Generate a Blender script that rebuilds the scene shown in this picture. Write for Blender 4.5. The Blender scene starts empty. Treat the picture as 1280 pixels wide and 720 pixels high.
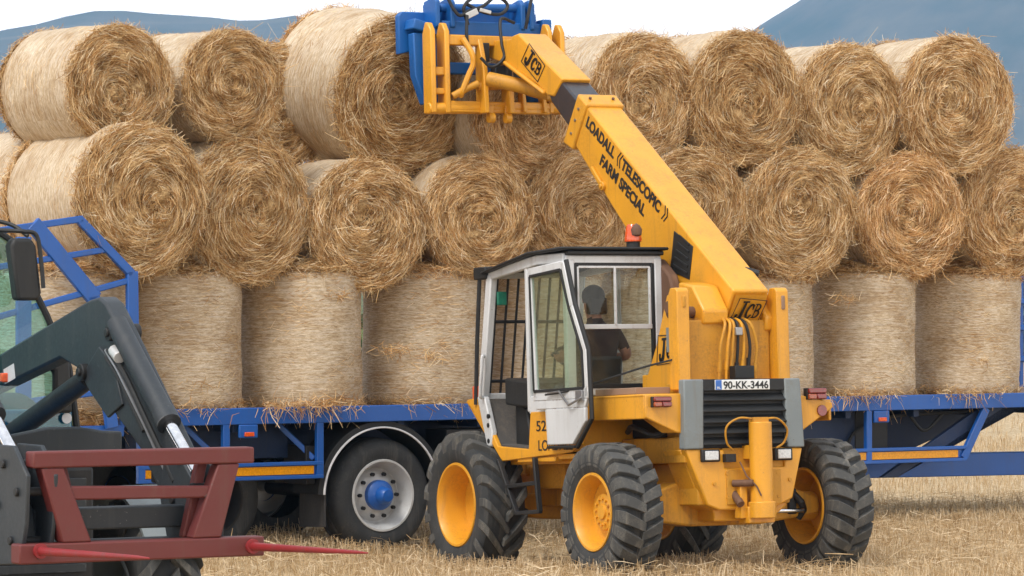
import bpy, math, random
import numpy as np
from mathutils import Vector, Matrix, Euler
random.seed(7); rng = np.random.default_rng(11)
S = bpy.context.scene; COL = S.collection
R = math.radians; PI = math.pi

# ------------------------------------------------------------------ materials
def lin(r, g, b):
    f = lambda c: (c/255/12.92 if c <= 10.3 else ((c/255+.055)/1.055)**2.4)
    return (f(r), f(g), f(b), 1)
def newmat(name):
    m = bpy.data.materials.new(name); m.use_nodes = True
    nt = m.node_tree; return m, nt, nt.nodes['Principled BSDF']
def N(nt, t, **kw):
    n = nt.nodes.new(t)
    for k, v in kw.items():
        if k in n.inputs.keys(): n.inputs[k].default_value = v
        else: setattr(n, k, v)
    return n
def ramp(nt, fac, stops):
    r = nt.nodes.new('ShaderNodeValToRGB'); e = r.color_ramp.elements
    while len(e) < len(stops): e.new(.5)
    for i, (p, c) in enumerate(stops): e[i].position = p; e[i].color = c if len(c) == 4 else (*c, 1)
    if fac is not None: nt.links.new(fac, r.inputs['Fac'])
    return r
def mixc(nt, fac, a, b, mode='MIX'):
    m = nt.nodes.new('ShaderNodeMix'); m.data_type = 'RGBA'; m.blend_type = mode
    for s, v in ((0, fac), (6, a), (7, b)):
        if hasattr(v, 'links'): nt.links.new(v, m.inputs[s])
        elif s == 0: m.inputs[0].default_value = v
        else: m.inputs[s].default_value = v
    return m.outputs[2]
def noise(nt, scale, detail=4, rough=.6, vec=None):
    n = N(nt, 'ShaderNodeTexNoise', Scale=scale, Detail=detail, Roughness=rough)
    if vec is not None: nt.links.new(vec, n.inputs['Vector'])
    return n.outputs['Fac']
def objco(nt): return nt.nodes.new('ShaderNodeTexCoord').outputs['Object']
def bump(nt, bsdf, h, st=.3, dist=.01):
    b = N(nt, 'ShaderNodeBump', Strength=st, Distance=dist)
    nt.links.new(h, b.inputs['Height']); nt.links.new(b.outputs['Normal'], bsdf.inputs['Normal'])

def paint(name, col, dirt=(.16, .11, .06, 1), amount=.35, rough=.38, metal=0, scale=3.0, chips=None):
    m, nt, b = newmat(name); co = objco(nt)
    n1 = noise(nt, scale, 6, .65, co); n2 = noise(nt, scale*14, 5, .7, co)
    f = ramp(nt, n1, [(.45, (0, 0, 0)), (.75, (1, 1, 1))])
    f2 = ramp(nt, n2, [(.4, (0, 0, 0)), (.8, (1, 1, 1))])
    mm = N(nt, 'ShaderNodeMath', operation='MULTIPLY'); nt.links.new(f.outputs[0], mm.inputs[0]); nt.links.new(f2.outputs[0], mm.inputs[1])
    ma = N(nt, 'ShaderNodeMath', operation='MULTIPLY_ADD'); nt.links.new(mm.outputs[0], ma.inputs[0]); ma.inputs[1].default_value = amount*1.3; ma.inputs[2].default_value = amount*.10
    c = mixc(nt, ma.outputs[0], col, dirt)
    v = noise(nt, scale*.7, 3, .5, co)
    vr = ramp(nt, v, [(.3, (.86, .86, .86)), (.7, (1, 1, 1))])
    c = mixc(nt, 1.0, c, vr.outputs[0], 'MULTIPLY')
    if chips:
        bv = N(nt, 'ShaderNodeBevel'); bv.samples = 4; bv.inputs['Radius'].default_value = .016; gn = N(nt, 'ShaderNodeNewGeometry')
        dt = N(nt, 'ShaderNodeVectorMath', operation='DOT_PRODUCT'); nt.links.new(bv.outputs[0], dt.inputs[0]); nt.links.new(gn.outputs['Normal'], dt.inputs[1])
        er = ramp(nt, dt.outputs['Value'], [(.80, (1, 1, 1)), (.985, (0, 0, 0))])
        en = noise(nt, scale*5, 5, .75, co); nr_ = ramp(nt, en, [(.53, (0, 0, 0)), (.60, (1, 1, 1))])
        em = N(nt, 'ShaderNodeMath', operation='MULTIPLY'); nt.links.new(er.outputs[0], em.inputs[0]); nt.links.new(nr_.outputs[0], em.inputs[1])
        c = mixc(nt, em.outputs[0], c, chips)
    ms = N(nt, 'ShaderNodeMapping'); ms.inputs['Scale'].default_value = (11, 11, .9); nt.links.new(co, ms.inputs['Vector'])
    sn = noise(nt, 1.0, 5, .65, ms.outputs[0]); sr = ramp(nt, sn, [(.54, (0, 0, 0)), (.78, (amount*.9,)*3)])
    c = mixc(nt, sr.outputs[0], c, dirt)
    if chips:
        ch = noise(nt, scale*9, 6, .75, co)
        cr = ramp(nt, ch, [(.655, (0, 0, 0)), (.70, (1, 1, 1))])
        c = mixc(nt, cr.outputs[0], c, chips)
    nt.links.new(c, b.inputs['Base Color'])
    rr = N(nt, 'ShaderNodeMapRange'); nt.links.new(n2, rr.inputs['Value']); rr.inputs['To Min'].default_value = rough-.08; rr.inputs['To Max'].default_value = rough+.25
    nt.links.new(rr.outputs[0], b.inputs['Roughness']); b.inputs['Metallic'].default_value = metal
    if rough < .42: b.inputs['Coat Weight'].default_value = .22; b.inputs['Coat Roughness'].default_value = .22
    bump(nt, b, n2, .06, .004)
    return m
def plain(name, col, rough=.5, metal=0):
    m, nt, b = newmat(name); b.inputs['Base Color'].default_value = col
    co = objco(nt); n = noise(nt, 22, 4, .6, co)
    r = ramp(nt, n, [(.3, tuple(x*.8 for x in col[:3])), (.7, col)])
    nt.links.new(r.outputs[0], b.inputs['Base Color'])
    b.inputs['Roughness'].default_value = rough; b.inputs['Metallic'].default_value = metal
    return m
def glass(name, tint, refl=.16):
    m, nt, b = newmat(name); nt.nodes.remove(b)
    t = N(nt, 'ShaderNodeBsdfTransparent'); t.inputs['Color'].default_value = tint
    g = N(nt, 'ShaderNodeBsdfGlossy'); g.inputs['Roughness'].default_value = .03
    lw = N(nt, 'ShaderNodeLayerWeight', Blend=.25)
    mr = N(nt, 'ShaderNodeMapRange'); nt.links.new(lw.outputs['Fresnel'], mr.inputs['Value']); mr.inputs['To Min'].default_value = refl*.5; mr.inputs['To Max'].default_value = refl*4
    co = objco(nt); dn = noise(nt, 3.5, 4, .6, co)
    dr = ramp(nt, dn, [(.4, (0, 0, 0)), (.9, (.07, .07, .07))])
    d = N(nt, 'ShaderNodeBsdfDiffuse'); d.inputs['Color'].default_value = (.5, .47, .4, 1)
    x0 = N(nt, 'ShaderNodeMixShader'); nt.links.new(dr.outputs[0], x0.inputs[0]); nt.links.new(t.outputs[0], x0.inputs[1]); nt.links.new(d.outputs[0], x0.inputs[2])
    x = N(nt, 'ShaderNodeMixShader'); nt.links.new(mr.outputs[0], x.inputs[0]); nt.links.new(x0.outputs[0], x.inputs[1]); nt.links.new(g.outputs[0], x.inputs[2])
    nt.links.new(x.outputs[0], nt.nodes['Material Output'].inputs['Surface'])
    return m
def lens(name, col):
    m, nt, b = newmat(name); co = objco(nt); n = noise(nt, 60, 2, .5, co)
    r = ramp(nt, n, [(.3, tuple(x*.7 for x in col[:3])), (.7, col)]); nt.links.new(r.outputs[0], b.inputs['Base Color'])
    b.inputs['Roughness'].default_value = .18; b.inputs['Coat Weight'].default_value = .6
    return m

def straw_mat(name, stops, trans=.25):
    m, nt, b = newmat(name)
    g = N(nt, 'ShaderNodeNewGeometry'); oi = N(nt, 'ShaderNodeObjectInfo')
    r = ramp(nt, g.outputs['Random Per Island'], stops)
    orr = ramp(nt, oi.outputs['Random'], [(0, (.90, .86, .80)), (.5, (1, 1, 1)), (1, (1.06, 1.0, .95))])
    co = objco(nt); nb = noise(nt, 5.0, 6, .7, co)
    nr = ramp(nt, nb, [(.34, (.70, .63, .54)), (.60, (1.06, 1.05, 1.04))])
    c = mixc(nt, 1.0, r.outputs[0], orr.outputs[0], 'MULTIPLY'); c = mixc(nt, 1.0, c, nr.outputs[0], 'MULTIPLY')
    nt.links.new(c, b.inputs['Base Color']); b.inputs['Roughness'].default_value = .5
    b.inputs['Specular IOR Level'].default_value = .3
    tl = N(nt, 'ShaderNodeBsdfTranslucent'); nt.links.new(c, tl.inputs['Color'])
    mx = N(nt, 'ShaderNodeMixShader'); mx.inputs[0].default_value = trans
    nt.links.new(b.outputs[0], mx.inputs[1]); nt.links.new(tl.outputs[0], mx.inputs[2])
    nt.links.new(mx.outputs[0], nt.nodes['Material Output'].inputs['Surface'])
    return m

MT = {}
MT['straw'] = straw_mat('straw', [(0, (.32, .155, .048)), (.22, (.54, .315, .12)), (.52, (.75, .52, .25)), (.8, (.88, .71, .43)), (1, (.97, .88, .69))])
MT['stubble'] = straw_mat('stubble', [(0, (.38, .26, .13)), (.3, (.58, .44, .26)), (.7, (.74, .61, .42)), (1, (.90, .80, .62))])
def base_straw():
    m, nt, b = newmat('packed_straw'); co = objco(nt)
    n1 = noise(nt, 30, 6, .7, co); r = ramp(nt, n1, [(.3, (.18, .095, .035)), (.5, (.42, .26, .11)), (.7, (.62, .43, .21))])
    nt.links.new(r.outputs[0], b.inputs['Base Color']); b.inputs['Roughness'].default_value = .9; bump(nt, b, n1, .8, .03)
    return m
MT['packed'] = base_straw()
def wrap_mat():
    m, nt, b = newmat('net_wrapped_straw')
    uv = N(nt, 'ShaderNodeTexCoord').outputs['UV']; oi = N(nt, 'ShaderNodeObjectInfo')
    def mp(sx, sy, rot=0):
        k = N(nt, 'ShaderNodeMapping'); k.inputs['Scale'].default_value = (sx, sy, 1); k.inputs['Rotation'].default_value = (0, 0, rot)
        nt.links.new(uv, k.inputs['Vector'])
        ad = N(nt, 'ShaderNodeVectorMath', operation='ADD'); nt.links.new(k.outputs[0], ad.inputs[0])
        cm = N(nt, 'ShaderNodeCombineXYZ'); ml = N(nt, 'ShaderNodeMath', operation='MULTIPLY'); nt.links.new(oi.outputs['Random'], ml.inputs[0]); ml.inputs[1].default_value = 40
        nt.links.new(ml.outputs[0], cm.inputs[0]); nt.links.new(ml.outputs[0], cm.inputs[2]); nt.links.new(cm.outputs[0], ad.inputs[1])
        return ad.outputs[0]
    a = noise(nt, 1, 6, .75, mp(11, 90)); a2 = noise(nt, 1, 5, .75, mp(16, 75, .6)); a3 = noise(nt, 1, 5, .75, mp(16, 75, -.5))
    big = noise(nt, 1, 4, .6, mp(2.2, 2.8)); net = noise(nt, 1, 3, .6, mp(4.5, 70))
    s = N(nt, 'ShaderNodeMath', operation='ADD'); nt.links.new(a2, s.inputs[0]); nt.links.new(a3, s.inputs[1])
    s2 = N(nt, 'ShaderNodeMath', operation='MULTIPLY_ADD'); nt.links.new(s.outputs[0], s2.inputs[0]); s2.inputs[1].default_value = .33; 
    k = N(nt, 'ShaderNodeMath', operation='MULTIPLY'); nt.links.new(a, k.inputs[0]); k.inputs[1].default_value = .36; nt.links.new(k.outputs[0], s2.inputs[2])
    r = ramp(nt, s2.outputs[0], [(.36, (.185, .108, .05)), (.45, (.39, .285, .165)), (.53, (.54, .43, .29)), (.62, (.73, .635, .495))])
    rb = ramp(nt, big, [(.3, (.72, .60, .45)), (.58, (1.02, 1.0, .98))])
    c = mixc(nt, 1.0, r.outputs[0], rb.outputs[0], 'MULTIPLY')
    nr = ramp(nt, net, [(.48, (0, 0, 0)), (.60, (1, 1, 1))])
    k2 = N(nt, 'ShaderNodeMath', operation='MULTIPLY'); nt.links.new(nr.outputs[0], k2.inputs[0]); k2.inputs[1].default_value = .26
    c = mixc(nt, k2.outputs[0], c, (.80, .75, .67, 1))
    nt.links.new(c, b.inputs['Base Color']); b.inputs['Roughness'].default_value = .62
    bump(nt, b, s2.outputs[0], .55, .03)
    return m
MT['wrap'] = wrap_mat()
MT['yellow'] = paint('yellow_paint', (.77, .35, .016, 1), dirt=(.20, .12, .05, 1), amount=.48, rough=.36, chips=(.30, .13, .04, 1))
MT['yellow_dirty'] = paint('dirty_yellow_paint', (.64, .30, .02, 1), dirt=(.12, .075, .035, 1), amount=.85, rough=.5, chips=(.2, .08, .03, 1))
MT['white'] = paint('white_paint', (.62, .64, .66, 1), amount=.35, chips=(.22, .12, .07, 1))
MT['blue'] = paint('blue_paint', (.002, .092, .40, 1), dirt=(.06, .06, .065, 1), amount=.30, chips=(.10, .07, .055, 1), rough=.36)
MT['shaded_blue'] = paint('shaded_blue_chassis_paint', (.004, .022, .075, 1), dirt=(.05, .045, .04, 1), amount=.35, rough=.5)  # trailer blue darkened: shade under the deck put into the colour
MT['clampblue'] = paint('clamp_blue_paint', (.002, .105, .38, 1), dirt=(.07, .075, .08, 1), amount=.25, rough=.42)
MT['tractorblue'] = paint('tractor_blue_paint', (.02, .15, .36, 1), dirt=(.1, .1, .1, 1), amount=.2, rough=.3)
MT['red'] = paint('oxide_red_paint', (.132, .020, .019, 1), dirt=(.12, .065, .05, 1), amount=.45, rough=.46, chips=(.10, .075, .065, 1))
MT['tine'] = paint('worn_red_tine', (.28, .016, .02, 1), dirt=(.09, .07, .07, 1), amount=.6, rough=.45)
MT['loader'] = paint('loader_grey_paint', (.019, .026, .034, 1), dirt=(.09, .085, .078, 1), amount=.35, rough=.43, chips=(.16, .16, .16, 1))
MT['dark'] = paint('dark_metal', (.009, .010, .012, 1), dirt=(.05, .042, .035, 1), amount=.4, rough=.5)
MT['black'] = paint('black_plastic', (.010, .011, .012, 1), dirt=(.05, .045, .04, 1), amount=.3, rough=.5)
MT['rubber'] = paint('dusty_rubber', (.022, .025, .028, 1), dirt=(.15, .135, .115, 1), amount=.5, rough=.75, scale=5)
MT['lug'] = paint('dusty_lug_rubber', (.045, .048, .050, 1), dirt=(.25, .225, .185, 1), amount=.85, rough=.8, scale=6)
MT['grey'] = paint('grey_panel', (.20, .235, .25, 1), amount=.5, rough=.45, chips=(.10, .07, .05, 1))
MT['mat'] = paint('floor_mat', (.07, .066, .064, 1), dirt=(.16, .13, .10, 1), amount=.8, rough=.8)
MT['worn'] = paint('greased_boom_steel', (.016, .022, .034, 1), dirt=(.20, .10, .04, 1), amount=.35, rough=.28, scale=2.2)
MT['silver'] = paint('silver_rim', (.60, .61, .61, 1), dirt=(.2, .16, .12, 1), amount=.35, rough=.36, metal=.15)
MT['chrome'] = plain('chrome', (.80, .80, .82, 1), .12, 1)
MT['steel'] = plain('steel', (.35, .35, .36, 1), .35, .8)
MT['rust'] = paint('rusty_steel', (.12, .06, .035, 1), dirt=(.25, .13, .07, 1), amount=.8, rough=.7)
MT['letter'] = plain('black_lettering', (.018, .018, .018, 1), .5)
MT['platewhite'] = plain('number_plate_white', (.78, .80, .80, 1), .35)
MT['euro'] = plain('number_plate_blue', (.03, .14, .5, 1), .35)
MT['orange'] = lens('orange_lens', (.80, .10, .015, 1)); MT['redlens'] = lens('red_lens', (.22, .016, .014, 1)); MT['tailorange'] = lens('dull_orange_lens', (.34, .06, .015, 1)); MT['clear'] = lens('clear_lens', (.62, .65, .66, 1))
MT['amber'] = lens('amber_strip', (.80, .33, .01, 1))
MT['glass'] = glass('cab_glass', (.94, .97, .96, 1), .03); MT['door_glass'] = glass('green_cab_glass', (.86, .93, .86, 1), .07); MT['teal'] = glass('teal_windscreen', (.52, .78, .78, 1), .10)
MT['wood'] = paint('weathered_wood', (.30, .19, .13, 1), amount=.5, rough=.8)
MT['skin'] = plain('skin', (.36, .16, .105, 1), .5); MT['shirt'] = plain('dark_shirt', (.035, .02, .022, 1), .85); MT['jeans'] = plain('dark_jeans', (.03, .04, .07, 1), .85)
MT['hair'] = plain('dark_hair', (.012, .009, .007, 1), .95)
MT['green'] = plain('green_tag', (.01, .16, .10, 1), .5)
MT['flap'] = paint('mud_flap_rubber', (.028, .028, .03, 1), dirt=(.12, .10, .08, 1), amount=.8, rough=.6)
MT['label'] = plain('label_white', (.7, .7, .72, 1), .5)

# ------------------------------------------------------------------ mesh builder
class MB:
    def __init__(s): s.v = []; s.f = []
    def add(s, vs, fs):
        o = len(s.v); s.v += [tuple(p) for p in vs]; s.f += [tuple(i+o for i in f) for f in fs]; return s
    def box(s, a, b, rot=None, c=None):
        x0, y0, z0 = a; x1, y1, z1 = b
        vs = [Vector(p) for p in ((x0, y0, z0), (x1, y0, z0), (x1, y1, z0), (x0, y1, z0), (x0, y0, z1), (x1, y0, z1), (x1, y1, z1), (x0, y1, z1))]
        if rot is not None:
            m = Euler(rot).to_matrix(); cc = Vector(c) if c else (Vector(a)+Vector(b))/2
            vs = [cc+m@(p-cc) for p in vs]
        return s.add(vs, [(3, 2, 1, 0), (4, 5, 6, 7), (0, 1, 5, 4), (1, 2, 6, 5), (2, 3, 7, 6), (3, 0, 4, 7)])
    def bar(s, p, q, w, h, up=(0, 0, 1)):        # rectangular bar from p to q
        p, q = Vector(p), Vector(q); d = (q-p).normalized(); u = Vector(up)
        sd = d.cross(u)
        if sd.length < 1e-4: sd = d.cross(Vector((0, 1, 0)))
        sd.normalize(); u = sd.cross(d)
        vs = [e+sd*(i*w/2)+u*(j*h/2) for e in (p, q) for i, j in ((-1, -1), (1, -1), (1, 1), (-1, 1))]
        return s.add(vs, [(3, 2, 1, 0), (4, 5, 6, 7), (0, 1, 5, 4), (1, 2, 6, 5), (2, 3, 7, 6), (3, 0, 4, 7)])
    def prism(s, poly, a, b, ax='x'):            # poly in the two other axes, extruded from a to b along ax
        def P(u, v, w): return {'x': (w, u, v), 'y': (u, w, v), 'z': (u, v, w)}[ax]
        n = len(poly); vs = [P(u, v, a) for u, v in poly]+[P(u, v, b) for u, v in poly]
        ar = sum(poly[i][0]*poly[(i+1) % n][1]-poly[(i+1) % n][0]*poly[i][1] for i in range(n))
        flip = (ar > 0) ^ (ax == 'y') ^ (b < a)
        fs = [tuple(range(n))[::-1], tuple(range(n, 2*n))]+[(i, (i+1) % n, n+(i+1) % n, n+i) for i in range(n)]
        if not flip: fs = [f[::-1] for f in fs]
        return s.add(vs, fs)
    def tube(s, pts, r, n=10, caps=True):
        pts = [Vector(p) for p in pts]; m = len(pts); rs = r if isinstance(r, (list, tuple)) else [r]*m
        prev = None; vs = []; fs = []
        for i, p in enumerate(pts):
            d = (pts[min(i+1, m-1)]-pts[max(i-1, 0)]).normalized()
            if prev is None: a = d.orthogonal().normalized()
            else:
                a = prev-d*prev.dot(d); a = a.normalized() if a.length > 1e-5 else d.orthogonal().normalized()
            prev = a; b = d.cross(a)
            for k in range(n):
                t = 2*PI*k/n; vs.append(p+(a*math.cos(t)+b*math.sin(t))*rs[i])
        for i in range(m-1):
            for k in range(n): fs.append((i*n+k, i*n+(k+1) % n, (i+1)*n+(k+1) % n, (i+1)*n+k))
        if caps: fs += [tuple(range(n))[::-1], tuple(range((m-1)*n, m*n))]
        return s.add(vs, fs)
    def cyl(s, p, q, r, r2=None, n=20): return s.tube([p, q], [r, r if r2 is None else r2], n)
    def lathe(s, prof, c=(0, 0, 0), ax='x', n=40, a0=0, a1=2*PI):   # prof: (along axis, radius)
        full = abs(a1-a0-2*PI) < 1e-6; k = n if full else n+1; m = len(prof); vs = []; fs = []
        for (h, r) in prof:
            for i in range(k):
                t = a0+(a1-a0)*i/n; u, w = r*math.cos(t), r*math.sin(t)
                p = {'x': (h, u, w), 'y': (u, h, w), 'z': (u, w, h)}[ax]; vs.append((p[0]+c[0], p[1]+c[1], p[2]+c[2]))
        for j in range(m-1):
            for i in range(n):
                fs.append((j*k+i, j*k+(i+1) % k, (j+1)*k+(i+1) % k, (j+1)*k+i))
        return s.add(vs, fs)
    def build(s, name, mat, parent=None, bevel=.006, smooth=True, seg=2):
        me = bpy.data.meshes.new(name); me.from_pydata(s.v, [], s.f); me.materials.append(MT[mat] if isinstance(mat, str) else mat)
        o = bpy.data.objects.new(name, me); COL.objects.link(o)
        if parent is not None: o.parent = parent
        import bmesh
        bm = bmesh.new(); bm.from_mesh(me); bmesh.ops.recalc_face_normals(bm, faces=bm.faces); bm.to_mesh(me); bm.free()
        if smooth:
            me.polygons.foreach_set('use_smooth', [True]*len(me.polygons))
            try: me.set_sharp_from_angle(angle=R(38))
            except Exception: pass
        if bevel:
            b = o.modifiers.new('edge', 'BEVEL'); b.width = bevel; b.segments = seg; b.limit_method = 'ANGLE'; b.angle_limit = R(40)
        return o
def tag(o, label=None, cat=None, group=None, kind=None):
    if label: o['label'] = label
    if cat: o['category'] = cat
    if group: o['group'] = group
    if kind: o['kind'] = kind
    return o
def empty(name, loc=(0, 0, 0), rot=(0, 0, 0), parent=None):
    o = bpy.data.objects.new(name, None); COL.objects.link(o); o.location = loc; o.rotation_euler = rot; o.empty_display_size = .2
    if parent is not None: o.parent = parent
    return o
def box_part(name, a, b, mat, parent, bevel=.006, rot=None): return MB().box(a, b, rot).build(name, mat, parent, bevel)
def curve_pts(ctrl, n=8):                        # Catmull-Rom
    P = [Vector(p) for p in ctrl]; P = [P[0]*2-P[1]]+P+[P[-1]*2-P[-2]]; out = []
    for i in range(1, len(P)-2):
        for k in range(n):
            t = k/n; a, b, c, d = P[i-1:i+3]
            out.append(.5*((2*b)+(c-a)*t+(2*a-5*b+4*c-d)*t*t+(3*b-a-3*c+d)*t**3))
    out.append(P[-2]); return out
def text(body, size, origin, dx, up, mat, parent, name='lettering', ext=.002, off=0.0, shear=0, width=None, spacing=1.0):
    cu = bpy.data.curves.new('t', 'FONT'); cu.body = body; cu.size = size; cu.extrude = ext; cu.offset = off; cu.shear = shear; cu.space_character = spacing
    t = bpy.data.objects.new('t', cu); COL.objects.link(t); bpy.context.view_layer.update()
    me = bpy.data.meshes.new_from_object(t.evaluated_get(bpy.context.evaluated_depsgraph_get()))
    bpy.data.objects.remove(t); bpy.data.curves.remove(cu)
    xs = [v.co.x for v in me.vertices]; w = max(xs)-min(xs); k = 1 if width is None else width/w; x0 = min(xs)
    for v in me.vertices: v.co.x = (v.co.x-x0)*k
    me.materials.clear(); me.materials.append(MT[mat]); me.name = name
    o = bpy.data.objects.new(name, me); COL.objects.link(o); o.parent = parent
    dx = Vector(dx).normalized(); up = Vector(up); up = (up-dx*up.dot(dx)).normalized(); nz = dx.cross(up)
    m = Matrix((dx, up, nz)).transposed().to_4x4(); m.translation = Vector(origin); o.matrix_basis = m
    return o

# ------------------------------------------------------------------ ribbons (straw)
def ribbons(P, D, Nn, L, W, bend=None, segs=2):
    """P mid points, D unit directions, Nn unit side vectors, bend: offset vectors at the two ends -> verts, quads"""
    n = len(P); ts = np.linspace(-.5, .5, segs+1); V = np.zeros((n, segs+1, 2, 3))
    for i, t in enumerate(ts):
        c = P+D*(L*t)[:, None]
        if bend is not None: c = c+bend*((2*t)**2)
        w = (W*(1-.45*abs(2*t)))[:, None]*.5
        V[:, i, 0] = c-Nn*w; V[:, i, 1] = c+Nn*w
    base = (np.arange(n)*(segs+1)*2)[:, None, None]; i = np.arange(segs)[None, :, None]*2
    F = (base+i+np.array([0, 1, 3, 2])[None, None, :]).reshape(-1, 4)
    return V.reshape(-1, 3), F
def np_mesh(name, Vs, Fs, mats, idx=None):
    off = 0; V = []; F = []; M = []
    for k, (v, f) in enumerate(zip(Vs, Fs)):
        V.append(v); F.append(f+off); off += len(v); M.append(np.full(len(f), 0 if idx is None else idx[k]))
    V = np.concatenate(V); F = np.concatenate(F); M = np.concatenate(M)
    me = bpy.data.meshes.new(name); me.vertices.add(len(V)); me.vertices.foreach_set('co', V.astype(np.float32).ravel())
    me.loops.add(F.size); me.loops.foreach_set('vertex_index', F.ravel().astype(np.int32))
    me.polygons.add(len(F)); me.polygons.foreach_set('loop_start', np.arange(0, F.size, 4, dtype=np.int32))
    me.polygons.foreach_set('material_index', M.astype(np.int32))
    for m in mats: me.materials.append(MT[m])
    me.update(calc_edges=True); me.validate(); return me
def unit(a): return a/np.maximum(np.linalg.norm(a, axis=1, keepdims=True), 1e-9)

BR, BL = .70, 1.20       # bale radius, length
def end_mesh(seed, nst=10500):
    g = np.random.default_rng(seed)
    # packed face: radial grid, slightly domed and lumpy (local: axis -Y outward, centre at origin)
    nr, na = 16, 56; ph = g.uniform(0, 6.28, 8); hand = 1 if seed % 2 else -1; mess = g.uniform(.13, .27); wav = g.uniform(.08, .30); off = g.normal(0, .05, 2)
    def lump(r, a): return .026*np.sin(3*a+ph[0]+r*7)+.022*np.sin(5*a+ph[1]-r*11)+.018*np.sin(17*r+2*a+ph[2])+.013*np.sin(31*r+9*a+ph[3])
    rr = np.linspace(0.001, 1, nr+1); aa = np.arange(na)*2*PI/na
    RR, AA = np.meshgrid(rr, aa, indexing='ij')
    rim = BR*(1+.012*np.sin(2*AA+ph[4])+.010*np.sin(3*AA+ph[5])+.006*np.sin(7*AA+ph[6]))
    def surf_y(r, a): return -.05*(1-r**4)-lump(r, a)*(1-r**6)+.05*np.exp(-(r/.12)**2)
    Y = surf_y(RR, AA)
    V = np.stack([RR*rim*np.cos(AA)*.985, Y, RR*rim*np.sin(AA)*.985], -1).reshape(-1, 3)
    i, j = np.meshgrid(np.arange(nr), np.arange(na), indexing='ij')
    F = np.stack([i*na+j, i*na+(j+1) % na, (i+1)*na+(j+1) % na, (i+1)*na+j], -1).reshape(-1, 4)
    Vs, Fs, ix = [V], [F], [0]
    # tangential strands
    r = np.sqrt(g.uniform(0.0, 1, nst)); a = g.uniform(0, 2*PI, nst)
    # clumping: modulate density by angle/radius wads
    keep = (np.sin(4*a+9*r+ph[7])*.25+np.sin(23*r+ph[0])*.25+.75) > g.uniform(0, 1, nst); r, a = r[keep], a[keep]; n = len(r)
    rad = np.stack([np.cos(a), np.zeros(n), np.sin(a)], 1); tan = np.stack([-np.sin(a), np.zeros(n), np.cos(a)], 1); out = np.array([0, -1., 0])[None]
    wad = wav*np.sin(5*a+ph[1])*np.sin(8*r+ph[2])
    sk = g.normal(0, mess, n)+.12*hand+wad*g.uniform(.4, 1.3)+np.where(g.uniform(0, 1, n) < .13, g.normal(0, 1.0, n), 0)+np.where(r < .22, g.normal(0, .8, n), 0)
    tilt = g.normal(0.02, .16, n)
    D = unit(tan*np.cos(sk)[:, None]+rad*np.sin(sk)[:, None]+out*tilt[:, None])
    L = g.uniform(.05, .24, n)*(.5+.5*np.minimum(1, r*2.0)); W = g.uniform(.0035, .0072, n)*np.where(g.uniform(0, 1, n) < .12, 1.5, 1.0)
    P = rad*(r*BR*.985)[:, None]+np.stack([off[0]*(1-r)**2, 0*r, off[1]*(1-r)**2], 1)*2; P[:, 1] = surf_y(r, a)-g.uniform(-.012, .034, n)-np.abs(tilt)*L*.3
    bend = -rad*(L**2/(8*np.maximum(r*BR, .12)))[:, None]*np.cos(sk)[:, None]+out*g.normal(0, .008, n)[:, None]
    Nn = unit(np.cross(D, out+g.normal(0, .45, (n, 3))))
    v, f = ribbons(P, D, Nn, L, W, bend); Vs.append(v); Fs.append(f); ix.append(1)
    # ragged rim fringe
    n = 900; a = g.uniform(0, 2*PI, n); rad = np.stack([np.cos(a), np.zeros(n), np.sin(a)], 1); tan = np.stack([-np.sin(a), np.zeros(n), np.cos(a)], 1)
    D = unit(tan*g.normal(0, 1, n)[:, None]+rad*g.normal(.35, .35, n)[:, None]+out*g.normal(-.05, .5, n)[:, None])
    L = g.uniform(.05, .20, n); W = g.uniform(.0035, .007, n); P = rad*(BR*g.uniform(.95, 1.03, n))[:, None]; P[:, 1] = g.uniform(-.04, .06, n)
    Nn = unit(np.cross(D, g.normal(0, 1, (n, 3))))
    v, f = ribbons(P, D, Nn, L, W, g.normal(0, .012, (n, 3))); Vs.append(v); Fs.append(f); ix.append(1)
    # long loose straws
    n = 46; a = g.uniform(0, 2*PI, n); rad = np.stack([np.cos(a), np.zeros(n), np.sin(a)], 1); tan = np.stack([-np.sin(a), np.zeros(n), np.cos(a)], 1)
    D = unit(tan*g.normal(0, .7, n)[:, None]+rad*g.normal(.5, .5, n)[:, None]+out*g.normal(.35, .5, n)[:, None]); L = g.uniform(.15, .34, n)
    P = rad*(BR*g.uniform(.6, 1.01, n))[:, None]; P[:, 1] = -.05; P = P+D*(L*.3)[:, None]
    v, f = ribbons(P, D, unit(np.cross(D, g.normal(0, 1, (n, 3)))), L, g.uniform(.004, .007, n), g.normal(0, .03, (n, 3))); Vs.append(v); Fs.append(f); ix.append(1)
    me = np_mesh('straw_end', Vs, Fs, ['packed', 'straw'], ix)
    me.polygons.foreach_set('use_smooth', [True]*len(me.polygons)); return me
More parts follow.
